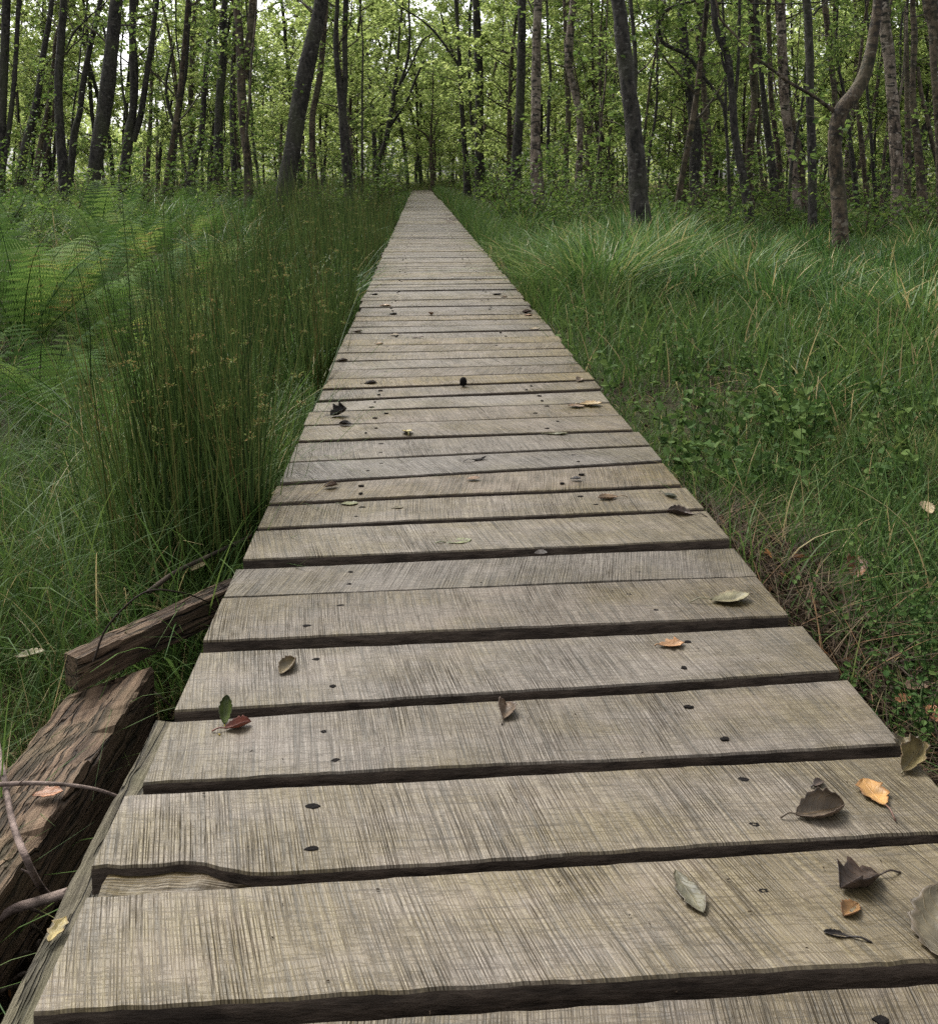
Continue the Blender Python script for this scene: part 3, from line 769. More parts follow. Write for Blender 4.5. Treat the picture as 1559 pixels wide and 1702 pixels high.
FL(1541, 850, .055, (.48, .37, .20), "pale cream leaf caught in the green plants at the right picture edge", .8, R(85), .5, .1, .2, 0, z=-.04, tilt=(0, -.4))
FL(1420, 955, .09, (.30, .13, .05), "rust brown dead leaf in the grass right of the walk", .7, R(60), 1.0, .4, .3, .2, z=-.09, tilt=(.3, -.4))
FL(1500, 1165, .045, (.40, .17, .06), "orange leaf in the litter beyond the right plank ends", .6, R(30), .6, .2, .2, 0, z=-.09)
FL(1552, 1190, .060, (.48, .20, .08), "bright orange leaf in the litter at the right picture edge", .6, R(70), .6, .2, .2, 0, z=-.09)
FL(1520, 1145, .060, (.20, .12, .07), "flat brown leaf in the litter above the orange ones", .6, R(0), .5, .2, .2, 0, z=-.09)
FL(330, 860, .07, (.32, .25, .11), "yellowish dead leaf under the rushes behind the dark dead branch", .6, R(20), .7, .2, .2, 0, z=-.22)
FL(330, 945, .06, (.40, .34, .17), "pale dead leaf behind the brown square timber", .6, R(60), .7, .2, .2, 0, z=-.14)
FL(50, 1090, .07, (.42, .36, .20), "pale yellow leaf on the mossy ground left of the square timber", .5, R(20), .7, .2, .2, 0, z=-.2)
o = FL(1145, 1488, .080, (.135, .125, .075), "flake of grey green bark lying on the nearest planks right of centre", .42, R(-78), .7, .05, .15, 0, name="bark_flake", cat="bark", lobes=.1)
# alder cone
c = at(770, 641); V = []
th, ph = np.meshgrid(np.linspace(0, 2 * pi, 17)[:-1], np.linspace(.05, pi - .05, 12))
rr = .013 * (1 + .18 * np.sin(ph * 9 + th * 0) * np.sin(th * 4 + ph * 6))
V = np.stack([rr * np.sin(ph) * np.cos(th), rr * np.sin(ph) * np.sin(th) * .9, rr * 1.25 * np.cos(ph) + .0155], -1).reshape(-1, 3) + c
i = (np.arange(11)[:, None] * 16 + np.arange(16)[None]); i2 = np.arange(11)[:, None] * 16 + (np.arange(16)[None] + 1) % 16
o = mk("alder_cone", V, np.stack([i, i2, i2 + 16, i + 16], -1).reshape(-1, 4), M["nail"], None, tuple(c), smooth=True)
tag(o, "small round black cone standing in mid walk", "cone")
# little heap of twigs on the walk far off
tw = []
for k in range(12):
    x0, y0 = rng.uniform(727, 760), rng.uniform(341, 368); a = rng.uniform(-.6, .6); l = rng.uniform(12, 26)
    stick("walk_twig", [at(x0, y0, .004), at(x0 + l * .5, y0 + a * 5, .02), at(x0 + l, y0 + a * 12, .006)], .004, .003, M["stick"],
          "thin twig in the scatter on the far right plank ends", "twig", "twigs on the far planks", .1, 5)

# ------------------------------------------------------------------ trees
def limb_line(p0, d, length, n=7, wig=.12, up=.25):
    P = [np.asarray(p0, float)]; d = norm(np.asarray(d, float)); st = length / (n - 1)
    for k in range(n - 1):
        d = norm(d + rng.normal(0, wig, 3) + np.array([0, 0, up / n]))
        P.append(P[-1] + d * st)
    return np.array(P)
def leafy(P, nlf, size, A_, dirs=None, spread=.10, t0=.1, tint=None):
    """leaves along a twig line P, added to accumulator A_"""
    n = max(1, int(nlf)); t = rng.uniform(t0, 1, n) * (len(P) - 1); i = np.minimum(t.astype(int), len(P) - 2); f = (t - i)[:, None]
    B = P[i] * (1 - f) + P[i + 1] * f
    td = norm(P[i + 1] - P[i])
    az = rng.uniform(0, 2 * pi, n)
    D = td * .5 + np.stack([np.cos(az), np.sin(az), rng.normal(-.15, .35, n)], -1)
    N = np.stack([rng.normal(0, .8, n), rng.normal(0, .8, n), np.ones(n)], -1)
    B = B + rng.normal(0, spread, (n, 3)) * .35
    V, F = leafset(B, D, N, size * rng.uniform(.7, 1.25, n))
    ti = np.clip(rng.normal(.5 if tint is None else tint, .2, n), 0, 1)
    A_.add(V, F, np.repeat(ti, 6))

def crown_on(axis, radii, h0, Wd, Lf, nb, size, ntw=5, nlf=11, br=(.7, 2.0), up=.35):
    """branches and twigs into Wd, leaves into Lf, along a stem axis above height h0 (relative to its foot)"""
    zz = axis[:, 2] - axis[0, 2]; ztop = zz[-1]
    for k in range(nb):
        h = h0 + (ztop - h0) * ((k + rng.random()) / nb) ** 1.0
        i = min(int(np.searchsorted(zz, h)), len(axis) - 1)
        az = rng.uniform(0, 2 * pi); el = rng.uniform(.05, .8)
        d = np.array([cos(az) * cos(el), sin(az) * cos(el), sin(el)])
        l = rng.uniform(*br) * (1.0 - .55 * max(0, (h - h0) / (ztop - h0 + .01)) ** 2)
        P = limb_line(axis[i], d, l, 8, .13, up)
        r0 = min(radii[i] * .4, .006 + .010 * l)
        V, F, c = tube(P, np.linspace(r0, .0035, len(P)), 5); Wd.add(V, F)
        for q in range(ntw):
            s = rng.uniform(.25, 1.0) * (len(P) - 1); j = min(int(s), len(P) - 2)
            p = P[j] + (P[j + 1] - P[j]) * (s - j)
            td = norm(P[j + 1] - P[j]) + rng.normal(0, .7, 3)
            T = limb_line(p, td, rng.uniform(.3, .75), 5, .18, -.05)
            V, F, c = tube(T, np.linspace(.004, .0018, len(T)), 3); Wd.add(V, F)
            leafy(T, nlf * rng.uniform(.6, 1.4), size, Lf)

HERO = []
def hero(label, depth, kind, pts, forks=(), height=9.5, h0=3.2, nb=12, size=.075, cat="tree", name="alder_tree", zg=None, dep_lean=0.0):
    """pts: (px, py, width px) from the top of the photo down to the foot."""
    bx, by, bw = pts[-1]
    foot = atd(bx, by, depth); fz = float(gz(foot[0], foot[1]))
    sc = depth / FPX
    # the photo points, bottom first, on a plane at that depth (leaning a little towards or away)
    L3 = [atd(px, py, depth) for px, py, w in pts[::-1]]; rad = [w * sc * (.44 if kind == 'd' else .47) for _, _, w in pts[::-1]]
    if foot[2] > fz + .05:
        slope = (L3[0] - L3[1]) / max(.05, abs(L3[0][2] - L3[1][2]))
        dz = foot[2] - fz + .12
        extra = foot + np.clip(slope, -.12, .12) * dz; extra[2] = fz - .12
        L3 = [extra] + L3; rad = [rad[0] * 1.18] + rad
    else:
        L3[0] = foot.copy(); L3[0][2] = min(foot[2], fz - .1)
    base = L3[0].copy(); base[2] = fz
    top = L3[-1]; d = norm(L3[-1] - L3[-2])
    h = top[2] - fz; k = 0; Htot = max(height, h + 3.5)
    while top[2] - fz < Htot:
        d = norm(d * .8 + np.array([rng.normal(0, .09), rng.normal(0, .09), .3])); top = top + d * 1.1
        L3.append(top); rad.append(max(rad[-1] * (.86 if top[2] - fz < Htot * .6 else .72), .012))
    n = max(24, int(Htot / .16))
    C = smooth_line(np.column_stack([np.array(L3), np.array(rad)]), n)
    axis, radii = C[:, :3], np.maximum(C[:, 3], .008)
    radii = radii * (1 + .35 * np.exp(-np.maximum(axis[:, 2] - fz, 0) / .12))
    t = thing(name, label, cat, tuple(base))
    V, F, cp = tube(axis, radii, 14 if depth < 22 else 10, .07, len(HERO) * 3)
    mat = {"d": M["bark_dark"], "b": M["bark_brown"], "w": M["bark_birch"]}[kind]
    mk("trunk", V, [F, cp], mat, t, tuple(base), smooth=True)
    Wd, Lf = Acc(), Acc()
    for fk in forks:
        P3 = [atd(px, py, depth) for px, py, w in fk]; fr = [max(w * sc * .5, .006) for _, _, w in fk]
        if fk[-1][1] < 14:                           # leaves the frame: grow on
            d = norm(P3[-1] - P3[-2])
            for q in range(4):
                d = norm(d + rng.normal(0, .08, 3) + [0, 0, .12]); P3.append(P3[-1] + d * .8); fr.append(fr[-1] * .78)
        Q = smooth_line(np.column_stack([np.array(P3), np.array(fr)]), 10 + 6 * len(P3))
        V, F, cp = tube(Q[:, :3], np.maximum(Q[:, 3], .004), 8, .06, 3)
        mk("bough", V, [F, cp], mat, t, tuple(base), smooth=True)
        for q in range(7):
            s = rng.integers(len(Q) // 3, len(Q) - 1)
            T = limb_line(Q[s, :3], rng.normal(0, 1, 3) + [0, 0, .3], rng.uniform(.35, .9), 5, .2, 0)
            V, F, cp = tube(T, np.linspace(.005, .002, 5), 3); Wd.add(V, F); leafy(T, 9, size, Lf)
    crown_on(axis, radii, h0, Wd, Lf, nb, size)
    # a few epicormic twigs low down
    for q in range(4):
        i = rng.integers(int(n * .08), int(n * .45)); az = rng.uniform(0, 6.28)
        T = limb_line(axis[i], (cos(az), sin(az), .3), rng.uniform(.3, .9), 6, .16, .1)
        V, F, cp = tube(T, np.linspace(.005, .002, 6), 3); Wd.add(V, F); leafy(T, 10, size, Lf)
    cr = Lf.build("crown", M["leaf"], t, tuple(base))
    Wd.build("twigs", M["twig"], cr, tuple(base))
    HERO.append(t)
H = hero
# left of the walk, from the left picture edge
H("dark trunk cut by the left picture edge, thin brown stem joining its foot", 20, "d", [(11, 0, 15), (6, 120, 16), (3, 230, 15), (3, 323, 14)], [[(5, 285, 8), (12, 235, 9), (24, 130, 8), (30, 20, 8), (31, 0, 8)]])
H("slim dark trunk bending right as it rises, second from the left edge", 25, "d", [(86, 0, 9), (81, 40, 10), (72, 90, 11), (64, 150, 12), (55, 195, 14), (42, 240, 14), (33, 293, 16)])
H("thin brown leaning stem between two dark trunks at far left", 26, "b", [(93, 60, 5), (88, 110, 6), (80, 180, 8), (70, 225, 9), (60, 288, 11)], [[(63, 288, 5), (74, 270, 6), (86, 215, 5), (92, 150, 4)]], nb=6)
H("straight dark trunk left of the thickest left trunk, knee at its foot", 20, "d", [(106, 0, 13), (102, 60, 14), (97, 140, 15), (99, 200, 16), (102, 245, 18), (108, 305, 22)], [[(110, 82, 3), (122, 55, 4), (145, 30, 3), (170, 8, 2)]])
H("dark trunk slanting right from the knee of the straight one beside it", 21, "d", [(167, 0, 8), (160, 32, 10), (150, 75, 10), (138, 140, 11), (133, 185, 11), (124, 220, 13), (117, 290, 13)], [[(163, 36, 4), (172, 45, 4), (176, 70, 3)]])
H("thickest dark trunk in the left wood, bulging foot behind ferns", 19, "d", [(193, 0, 22), (190, 40, 24), (184, 90, 25), (180, 135, 28), (173, 185, 28), (165, 230, 28), (158, 280, 26), (153, 320, 27)])
H("dark trunk right of the thickest one, forking low into a brown limb", 23, "d", [(221, 0, 13), (220, 60, 13), (223, 120, 16), (222, 175, 14), (215, 220, 18), (210, 262, 20)], [[(221, 235, 11), (234, 190, 11), (243, 130, 10), (251, 80, 9), (257, 30, 8), (261, 0, 8)], [(211, 195, 4), (203, 140, 4), (201, 90, 3), (206, 40, 3)]])
H("thin grey stem rising close beside a brown slanting limb", 30, "b", [(255, 60, 6), (252, 130, 6), (250, 200, 7), (247, 255, 8)], nb=7)
H("slender dark tree with low forks standing in bright foliage", 25, "d", [(316, 0, 7), (312, 60, 8), (308, 120, 8), (302, 155, 8), (296, 190, 12), (290, 225, 13), (285, 320, 12)], [[(290, 205, 6), (281, 180, 6), (276, 140, 5), (283, 100, 4), (290, 70, 3)], [(299, 165, 4), (299, 110, 3), (293, 60, 3), (292, 0, 3)]])
H("pale brown stem just right of the slender forked tree", 29, "b", [(326, 10, 6), (321, 60, 9), (319, 110, 9), (317, 160, 9), (317, 215, 9)], nb=8)
H("dark crooked trunk with a swollen hollow foot in the left wood", 26, "d", [(357, 0, 6), (351, 45, 7), (345, 90, 8), (340, 140, 8), (338, 185, 11), (334, 230, 10), (324, 260, 14), (318, 290, 20)], [[(330, 235, 5), (335, 200, 5), (342, 150, 5), (345, 60, 4)]])
H("upright dark trunk with a pale dead vine on its right side", 22, "d", [(374, 0, 12), (371, 40, 14), (371, 90, 16), (367, 140, 16), (364, 190, 16), (363, 240, 17), (363, 292, 20)], [[(374, 240, 3), (373, 200, 2), (370, 150, 2)]])
H("dark trunk hidden behind a brown one in the left wood", 24, "d", [(393, 0, 8), (388, 100, 9), (386, 170, 10), (389, 230, 16), (393, 315, 17)], nb=7)
H("brown trunk splitting into two dark stems, left of the big leaning tree", 17, "b", [(390, 0, 12), (397, 40, 13), (400, 100, 14), (402, 160, 15), (405, 215, 14), (412, 270, 14), (416, 332, 16)], [[(406, 130, 11), (411, 90, 12), (417, 40, 12), (420, 0, 12)], [(418, 116, 3), (425, 105, 3), (428, 85, 2)]])
H("biggest leaning black trunk left of the boardwalk, tilted to the right", 16, "d", [(534, 0, 26), (524, 50, 28), (512, 100, 31), (502, 150, 33), (493, 200, 33), (485, 255, 32), (477, 300, 34), (468, 345, 38)], height=10)
H("grey brown stem close behind the big leaning black trunk", 24, "b", [(543, 0, 8), (538, 60, 10), (531, 130, 11), (520, 190, 11), (519, 240, 11), (522, 285, 12)], nb=9)
H("black trunk with a second stem fused behind, nearest the walk on the left", 18, "d", [(561, 0, 8), (558, 60, 9), (561, 110, 11), (567, 160, 14), (571, 210, 17), (576, 260, 20), (581, 335, 16)], [[(571, 180, 9), (574, 130, 9), (573, 70, 9), (575, 0, 9)]])
H("very thin straight dark pole left of the walk's far end", 22, "d", [(603, 70, 3), (602, 140, 4), (602, 210, 4), (602, 275, 5)], nb=7, height=7)
H("leaning dark tree with many rising forks left of the far walk", 32, "d", [(664, 50, 4), (661, 100, 5), (655, 155, 8), (648, 200, 10), (641, 235, 11), (632, 262, 11), (622, 305, 11)],
  [[(655, 160, 5), (668, 130, 5), (678, 95, 5), (681, 60, 4), (680, 0, 3)], [(645, 215, 4), (658, 195, 5), (677, 165, 4), (692, 128, 4), (705, 100, 3)], [(662, 145, 3), (682, 110, 3), (700, 70, 3), (718, 55, 2)]], nb=10)
H("small two stemmed tree with a round crown at the end of the walk", 46, "b", [(717, 205, 4), (716, 235, 6), (717, 265, 8), (719, 306, 9)],
  [[(717, 240, 3), (706, 222, 3), (690, 212, 2)], [(719, 238, 3), (730, 222, 3), (745, 214, 2)], [(723, 300, 4), (723, 260, 4), (722, 235, 3)], [(718, 235, 3), (722, 215, 2), (728, 195, 2)]], h0=2.0, height=6.5, nb=26, size=.09, name="round_crowned_tree")
# right of the walk
H("slim black trunk with a long branch arching over the walk", 29, "d", [(758, 0, 8), (761, 50, 7), (764, 105, 8), (767, 165, 9), (770, 220, 9), (774, 262, 11), (776, 303, 14)], [[(763, 108, 5), (745, 82, 4), (722, 52, 4), (700, 32, 3), (678, 18, 3), (655, 2, 2)]])
H("thin black stem between the slim trunk and a thicker one", 33, "d", [(781, 20, 5), (781, 70, 6), (780, 140, 6), (784, 200, 6), (786, 250, 5)], nb=8)
H("thick dark trunk with knot holes right of the walk's far end", 27, "d", [(791, 0, 14), (793, 50, 16), (795, 100, 17), (797, 150, 17), (796, 210, 17), (797, 260, 18), (797, 310, 20)])
H("small thin forked dark tree left of the straight dark trunk", 30, "d", [(836, 70, 3), (838, 110, 3), (842, 160, 4), (848, 200, 5), (852, 245, 6), (855, 290, 7)], [[(842, 165, 3), (848, 150, 3), (852, 110, 3), (847, 60, 2)], [(850, 225, 3), (856, 195, 3), (846, 140, 2)]], nb=8, height=6)
H("straight dark trunk beside the pale flecked birch right of the walk", 22, "d", [(868, 0, 16), (867, 60, 16), (866, 120, 17), (864, 180, 17), (860, 240, 19), (857, 300, 20), (857, 345, 21)])
H("pale flecked birch with a shaggy brown foot right of the walk", 16, "w", [(894, 0, 15), (892, 60, 15), (891, 120, 17), (891, 170, 17), (890, 220, 18), (891, 270, 21), (894, 330, 24), (896, 372, 27)], name="birch_tree")
H("thin wavy black stem right of the pale flecked birch", 23, "d", [(910, 30, 5), (911, 80, 6), (915, 125, 6), (912, 180, 7), (911, 240, 7), (913, 297, 8)], nb=8)
H("bent spotted birch with a twisted kink high on its stem", 19, "w", [(953, 0, 12), (949, 40, 14), (946, 80, 15), (946, 110, 13), (953, 145, 13), (961, 180, 12), (964, 230, 11), (961, 310, 13)], [[(944, 95, 4), (940, 70, 4), (946, 48, 3)]], name="birch_tree")
H("short brown trunk tucked behind the bent spotted birch", 23, "b", [(940, 60, 7), (942, 120, 9), (945, 190, 10), (941, 245, 10), (940, 305, 11)], nb=8)
H("big rough black trunk with a scarred reddish foot, nearest the walk on the right", 10.5, "d", [(1027, 0, 25), (1033, 50, 27), (1039, 100, 29), (1043, 140, 30), (1050, 185, 32), (1054, 230, 32), (1059, 280, 34), (1062, 330, 36), (1067, 375, 38), (1070, 420, 42)], height=10)
H("black trunk leaning left with an algae green side, behind the coiling branch", 18, "d", [(1131, 0, 17), (1136, 60, 17), (1142, 120, 18), (1150, 175, 20), (1156, 225, 22), (1155, 280, 21), (1157, 330, 22), (1158, 368, 24)])
H("brown trunk close behind the black algae stained one", 22, "b", [(1158, 20, 8), (1163, 90, 9), (1170, 150, 10), (1174, 220, 12), (1177, 270, 14), (1178, 335, 15)], nb=8)
H("thin black tree whose long stem coils back in a loop", 15.5, "d", [(1206, 190, 6), (1207, 215, 6), (1210, 260, 6), (1212, 330, 7)], [[(1206, 195, 6), (1201, 172, 6), (1187, 150, 6), (1165, 122, 6), (1143, 92, 7), (1120, 80, 7), (1102, 70, 7), (1095, 50, 7), (1096, 32, 6), (1108, 16, 6), (1135, 6, 5), (1160, 0, 5), (1190, 4, 3)], [(1143, 92, 3), (1128, 60, 2), (1145, 30, 2)]], height=1.9, nb=3, h0=1.2)
H("sinuous trunk with black bark above and a pale split foot", 14, "d", [(1186, 0, 12), (1189, 40, 12), (1198, 65, 13), (1209, 95, 14), (1214, 130, 13), (1218, 175, 14), (1221, 220, 14), (1229, 265, 15), (1238, 310, 17), (1250, 390, 20)], [[(1222, 165, 6), (1226, 120, 6), (1228, 70, 5), (1229, 0, 5)], [(1213, 130, 4), (1203, 110, 4), (1198, 85, 3)]])
H("pale brown trunk with dark rings right of the sinuous one", 18, "b", [(1249, 0, 15), (1251, 60, 15), (1252, 120, 14), (1254, 170, 12), (1248, 220, 14), (1245, 280, 14), (1247, 330, 14)], [[(1258, 130, 5), (1263, 190, 6), (1260, 230, 6), (1266, 290, 7), (1270, 335, 8)]])
H("slim black trunk slanting left, ringed by brown stems", 17.5, "d", [(1258, 40, 9), (1263, 95, 10), (1268, 150, 10), (1274, 205, 13), (1281, 260, 15), (1287, 310, 16), (1291, 350, 18)])
H("thin brown stem right of the slim slanting black trunk", 19, "b", [(1277, 20, 8), (1279, 80, 8), (1281, 150, 9), (1286, 200, 9), (1294, 260, 10), (1298, 345, 12)], nb=8)
H("birch with black diamond marks leaning left in the right wood", 17, "w", [(1298, 0, 15), (1299, 60, 17), (1301, 115, 17), (1304, 170, 16), (1309, 210, 15), (1316, 255, 14), (1321, 300, 13), (1326, 355, 14)], [[(1292, 160, 3), (1284, 120, 3), (1276, 60, 2)]], name="birch_tree")
H("slanting brown trunk at the right of the diamond marked birch", 18.5, "b", [(1300, 120, 6), (1310, 170, 8), (1323, 220, 11), (1330, 270, 13), (1335, 345, 15)], nb=8)
H("straight dark grey trunk left of the tree with a sharp elbow", 12.8, "d", [(1340, 0, 15), (1344, 60, 16), (1346, 120, 15), (1346, 180, 15), (1349, 230, 16), (1350, 290, 16), (1350, 350, 17), (1350, 402, 19)], [[(1352, 25, 4), (1360, 14, 4), (1375, 0, 3)]])
H("brown stem behind the elbow of the bent tree", 23, "b", [(1371, 0, 11), (1376, 50, 11), (1382, 110, 10), (1388, 170, 10), (1392, 300, 10)], nb=8)
H("tree with a sharp elbow, brown foot and dark upper stem curving right", 9.4, "b", [(1459, 0, 16), (1454, 40, 18), (1447, 85, 20), (1436, 125, 23), (1420, 155, 25), (1401, 178, 26), (1391, 205, 25), (1388, 250, 24), (1393, 310, 26), (1396, 370, 27), (1398, 445, 29)],
  [[(1390, 188, 8), (1370, 172, 7), (1345, 155, 6), (1310, 135, 6), (1280, 112, 5), (1250, 90, 5), (1222, 58, 4), (1197, 30, 4), (1190, 0, 3)]], height=8)
H("dark thin stem close behind the elbow tree's foot", 19, "d", [(1408, 180, 6), (1412, 230, 8), (1419, 280, 10), (1424, 345, 11)], nb=7)
H("thin ringed stem between the elbow tree and the whitest birch", 19, "b", [(1424, 160, 6), (1428, 200, 8), (1433, 250, 9), (1438, 300, 9), (1442, 350, 10)], nb=7)
H("thin dark pole left of the whitest birch", 20, "d", [(1441, 140, 5), (1446, 200, 6), (1450, 260, 7), (1456, 345, 8)], nb=7)
H("whitest birch of the right wood, black scars down its stem", 13.4, "w", [(1468, 0, 17), (1472, 50, 20), (1478, 100, 20), (1482, 150, 19), (1486, 200, 20), (1489, 250, 22), (1492, 300, 21), (1490, 350, 20), (1489, 400, 19)], [[(1492, 180, 5), (1500, 130, 4), (1506, 60, 4), (1508, 0, 4)]], name="birch_tree")
H("thin brown pole right behind the whitest birch", 17, "b", [(1506, 20, 7), (1507, 100, 9), (1508, 180, 9), (1509, 260, 11), (1508, 355, 13)], nb=8)
H("dark red thin stem slanting right behind the whitest birch", 19, "b", [(1478, 160, 4), (1474, 220, 5), (1468, 280, 6), (1464, 360, 7)], nb=5)
H("brown trunk leaning left near the right picture edge", 15.5, "b", [(1517, 0, 9), (1520, 60, 11), (1517, 130, 10), (1518, 180, 12), (1524, 230, 13), (1530, 290, 16), (1535, 360, 19)], [[(1525, 110, 6), (1532, 160, 7), (1542, 200, 7), (1550, 240, 8), (1562, 285, 9)]])
H("thick dark stem leaning in at the top of the right picture edge", 12.5, "b", [(1545, 0, 26), (1552, 40, 20), (1552, 110, 12), (1556, 160, 12), (1562, 240, 15), (1568, 390, 20)])

# background trees: a few kinds, copied into a crowd behind
def proto(kind, height, r, nleaf_b, h0, size, mat="leaf_far", nstem=1):
    t = thing("slender_tree", None, None, (0, 0, 0))
    Wd, Lf = Acc(), Acc(); Tr_ = Acc()
    for s in range(nstem):
        pts = [np.array([rng.normal(0, .1) * (nstem > 1), rng.normal(0, .1) * (nstem > 1), -.3])]; d = norm(np.array([rng.normal(0, .10 + .12 * (nstem > 1)), rng.normal(0, .10), 1]))
        while pts[-1][2] < height:
            d = norm(d + np.array([rng.normal(0, .07), rng.normal(0, .07), .10])); pts.append(pts[-1] + d * height / 9)
        n = 30; ax = smooth_line(pts, n); rr = r * np.linspace(1.1, .12, n) ** .8
        V, F, c = tube(ax, rr, 8, .07, 5); Tr_.add(V, F)
        crown_on(ax, rr, h0, Wd, Lf, nleaf_b // nstem, size, 7, 16, (.8, 2.6), .3)
    Tr_.build("trunk", M[kind], t, smooth=True)
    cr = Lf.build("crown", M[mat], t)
    Wd.build("twigs", M["twig"], cr)
    return t
PR = [proto("bark_dark", 10, .085, 44, 1.4, .125), proto("bark_dark", 11.5, .11, 46, 2.0, .125), proto("bark_brown", 9.5, .07, 44, 1.1, .12),
      proto("bark_brown", 8.0, .055, 44, .8, .12), proto("bark_dark", 9.0, .07, 48, 1.2, .12, nstem=2), proto("bark_birch", 10.5, .08, 42, 1.8, .12)]
used = set()
def place(o, x, y, s, label, cat, group):
    if o.name in used:
        o = copy_tree(o)
    used.add(o.name)
    o.location = (x, y, float(gz(x, y)) - .05)
    o.rotation_euler = (rng.normal(0, .03), rng.normal(0, .03), rng.uniform(0, 6.28))
    o.scale = (s, s, s * rng.uniform(.9, 1.15))
    return tag(o, label, cat, group)
def corridor(x, y): return abs(x - .15) < 1.7
spots = []
def scatter(n, y0, y1, side, mind):
    k = 0; tries = 0
    while k < n and tries < 4000:
        tries += 1
        y = rng.uniform(y0, y1); w = y * .57 + 2.5
        x = rng.uniform(-w, w) + y * .05
        if side == 'L' and x > -2: continue
        if side == 'R' and x < 2.2: continue
        if side == 'C' and abs(x - .5) > 8: continue
        if side != 'C' and corridor(x, y): continue
        if side == 'C' and y < 50: continue
        if any((x - a) ** 2 + (y - b) ** 2 < mind ** 2 for a, b in spots): continue
        spots.append((x, y)); k += 1
        yield x, y
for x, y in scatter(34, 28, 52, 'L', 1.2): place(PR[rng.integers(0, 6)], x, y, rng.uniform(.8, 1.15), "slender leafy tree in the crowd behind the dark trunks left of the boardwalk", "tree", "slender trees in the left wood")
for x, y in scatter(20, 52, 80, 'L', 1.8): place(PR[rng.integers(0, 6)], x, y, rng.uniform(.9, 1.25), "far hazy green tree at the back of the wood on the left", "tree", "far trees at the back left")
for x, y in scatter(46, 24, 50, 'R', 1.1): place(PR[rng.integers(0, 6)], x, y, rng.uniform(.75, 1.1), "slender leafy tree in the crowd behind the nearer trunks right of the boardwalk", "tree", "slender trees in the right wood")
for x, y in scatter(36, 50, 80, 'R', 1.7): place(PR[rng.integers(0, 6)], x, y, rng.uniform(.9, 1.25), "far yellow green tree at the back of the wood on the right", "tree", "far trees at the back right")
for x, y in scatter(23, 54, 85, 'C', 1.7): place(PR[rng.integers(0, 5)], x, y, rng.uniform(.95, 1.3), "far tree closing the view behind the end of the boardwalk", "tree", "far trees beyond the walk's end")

PP = [proto("bark_dark", 8, .034, 11, 1.0, .085, "leaf"), proto("bark_brown", 9, .045, 13, 1.2, .085, "leaf"), proto("bark_brown", 7, .03, 9, .9, .08, "leaf")]
for k in range(44):
    right = k < 32
    dp = rng.uniform(14, 32); px = rng.uniform(980, 1640) if right else rng.uniform(-60, 600); p = atd(px, 300, dp)
    if abs(p[0] - .15) < 1.6: continue
    place(PP[rng.integers(0, 3)], p[0], p[1], rng.uniform(.8, 1.2), f"thin leggy pole of a young tree among the larger trunks {'right' if right else 'left'} of the boardwalk", "sapling", f"thin young poles on the {'right' if right else 'left'}")

for x, y, k, sc_ in ((-.6, 50.5, 0, 1.15), (1.9, 53, 2, 1.25), (-2.4, 56, 1, 1.2), (.6, 58, 4, 1.5), (3.6, 51, 0, 1.2)):
    place(PR[k], x, y, sc_, "far tree closing the view behind the end of the boardwalk", "tree", "far trees beyond the walk's end")

# ------------------------------------------------------------------ shrubs and saplings among the trunks
def shrub_proto(h, nst, size, nl):
    t = thing("leafy_shrub", None, None, (0, 0, 0)); Wd, Lf = Acc(), Acc()
    for s in range(nst):
        az = rng.uniform(0, 6.28); l = h * rng.uniform(.6, 1.1)
        P = limb_line((0, 0, -.1), (cos(az) * .55, sin(az) * .55, 1), l, 9, .12, .1)
        V, F, c = tube(P, np.linspace(.010, .003, 9), 4); Wd.add(V, F)
        leafy(P, nl * .5, size, Lf, t0=.3)
        for q in range(6):
            j = rng.integers(2, 8); T = limb_line(P[j], rng.normal(0, 1, 3) + [0, 0, .3], rng.uniform(.2, .5) * h / 1.5, 5, .2, 0)
            V, F, c = tube(T, np.linspace(.004, .0015, 5), 3); Wd.add(V, F); leafy(T, nl, size, Lf)
    Lf.build("foliage", M["shrub"], t); Wd.build("stem", M["twig"], t)
    return t
SP = [shrub_proto(1.5, 8, .062, 12), shrub_proto(2.2, 8, .068, 14), shrub_proto(1.1, 9, .055, 11), shrub_proto(2.8, 7, .07, 16)]
SH = [(205, 16, 0), (245, 17, 0), (285, 19, 1), (335, 18, 2), (430, 17, 0), (462, 14.5, 2), (545, 15.5, 0), (560, 14, 2), (598, 18, 0), (612, 22, 1), (640, 28, 1), (25, 19, 1), (70, 22, 0), (130, 18, 2), (380, 21, 1), (500, 22, 1), (590, 27, 3), (655, 36, 3),
      (830, 24, 0), (845, 20, 2), (880, 18, 0), (920, 18, 0), (950, 17, 2), (985, 18, 0), (1010, 16, 2), (800, 30, 1), (770, 34, 0), (825, 27, 1), (905, 23, 3), (965, 22, 1), (1000, 25, 3), (1090, 20, 0), (1120, 24, 1), (1190, 17, 2), (1200, 22, 1), (1240, 24, 0), (1300, 22, 1), (1360, 20, 0), (1450, 20, 2), (1420, 25, 1), (1530, 18, 0), (1500, 22, 1), (755, 42, 3), (680, 46, 3), (775, 50, 1), (700, 52, 3), (740, 54, 3), (865, 13.5, 2), (905, 14, 2), (935, 13, 2), (965, 15, 0), (1120, 13, 2), (1195, 12.5, 2), (1285, 13.5, 2), (1330, 14, 0), (1440, 12, 2), (1525, 12.5, 2), (270, 10.5, 2), (110, 11.5, 2), (55, 8.5, 2), (200, 9.5, 2), (330, 11, 2), (-10, 10, 0), (395, 12, 2), (15, 14, 2), (90, 15, 2), (150, 14.5, 2), (225, 13.5, 2), (300, 14.5, 2), (350, 14, 2), (395, 13.5, 2), (445, 15, 0)]
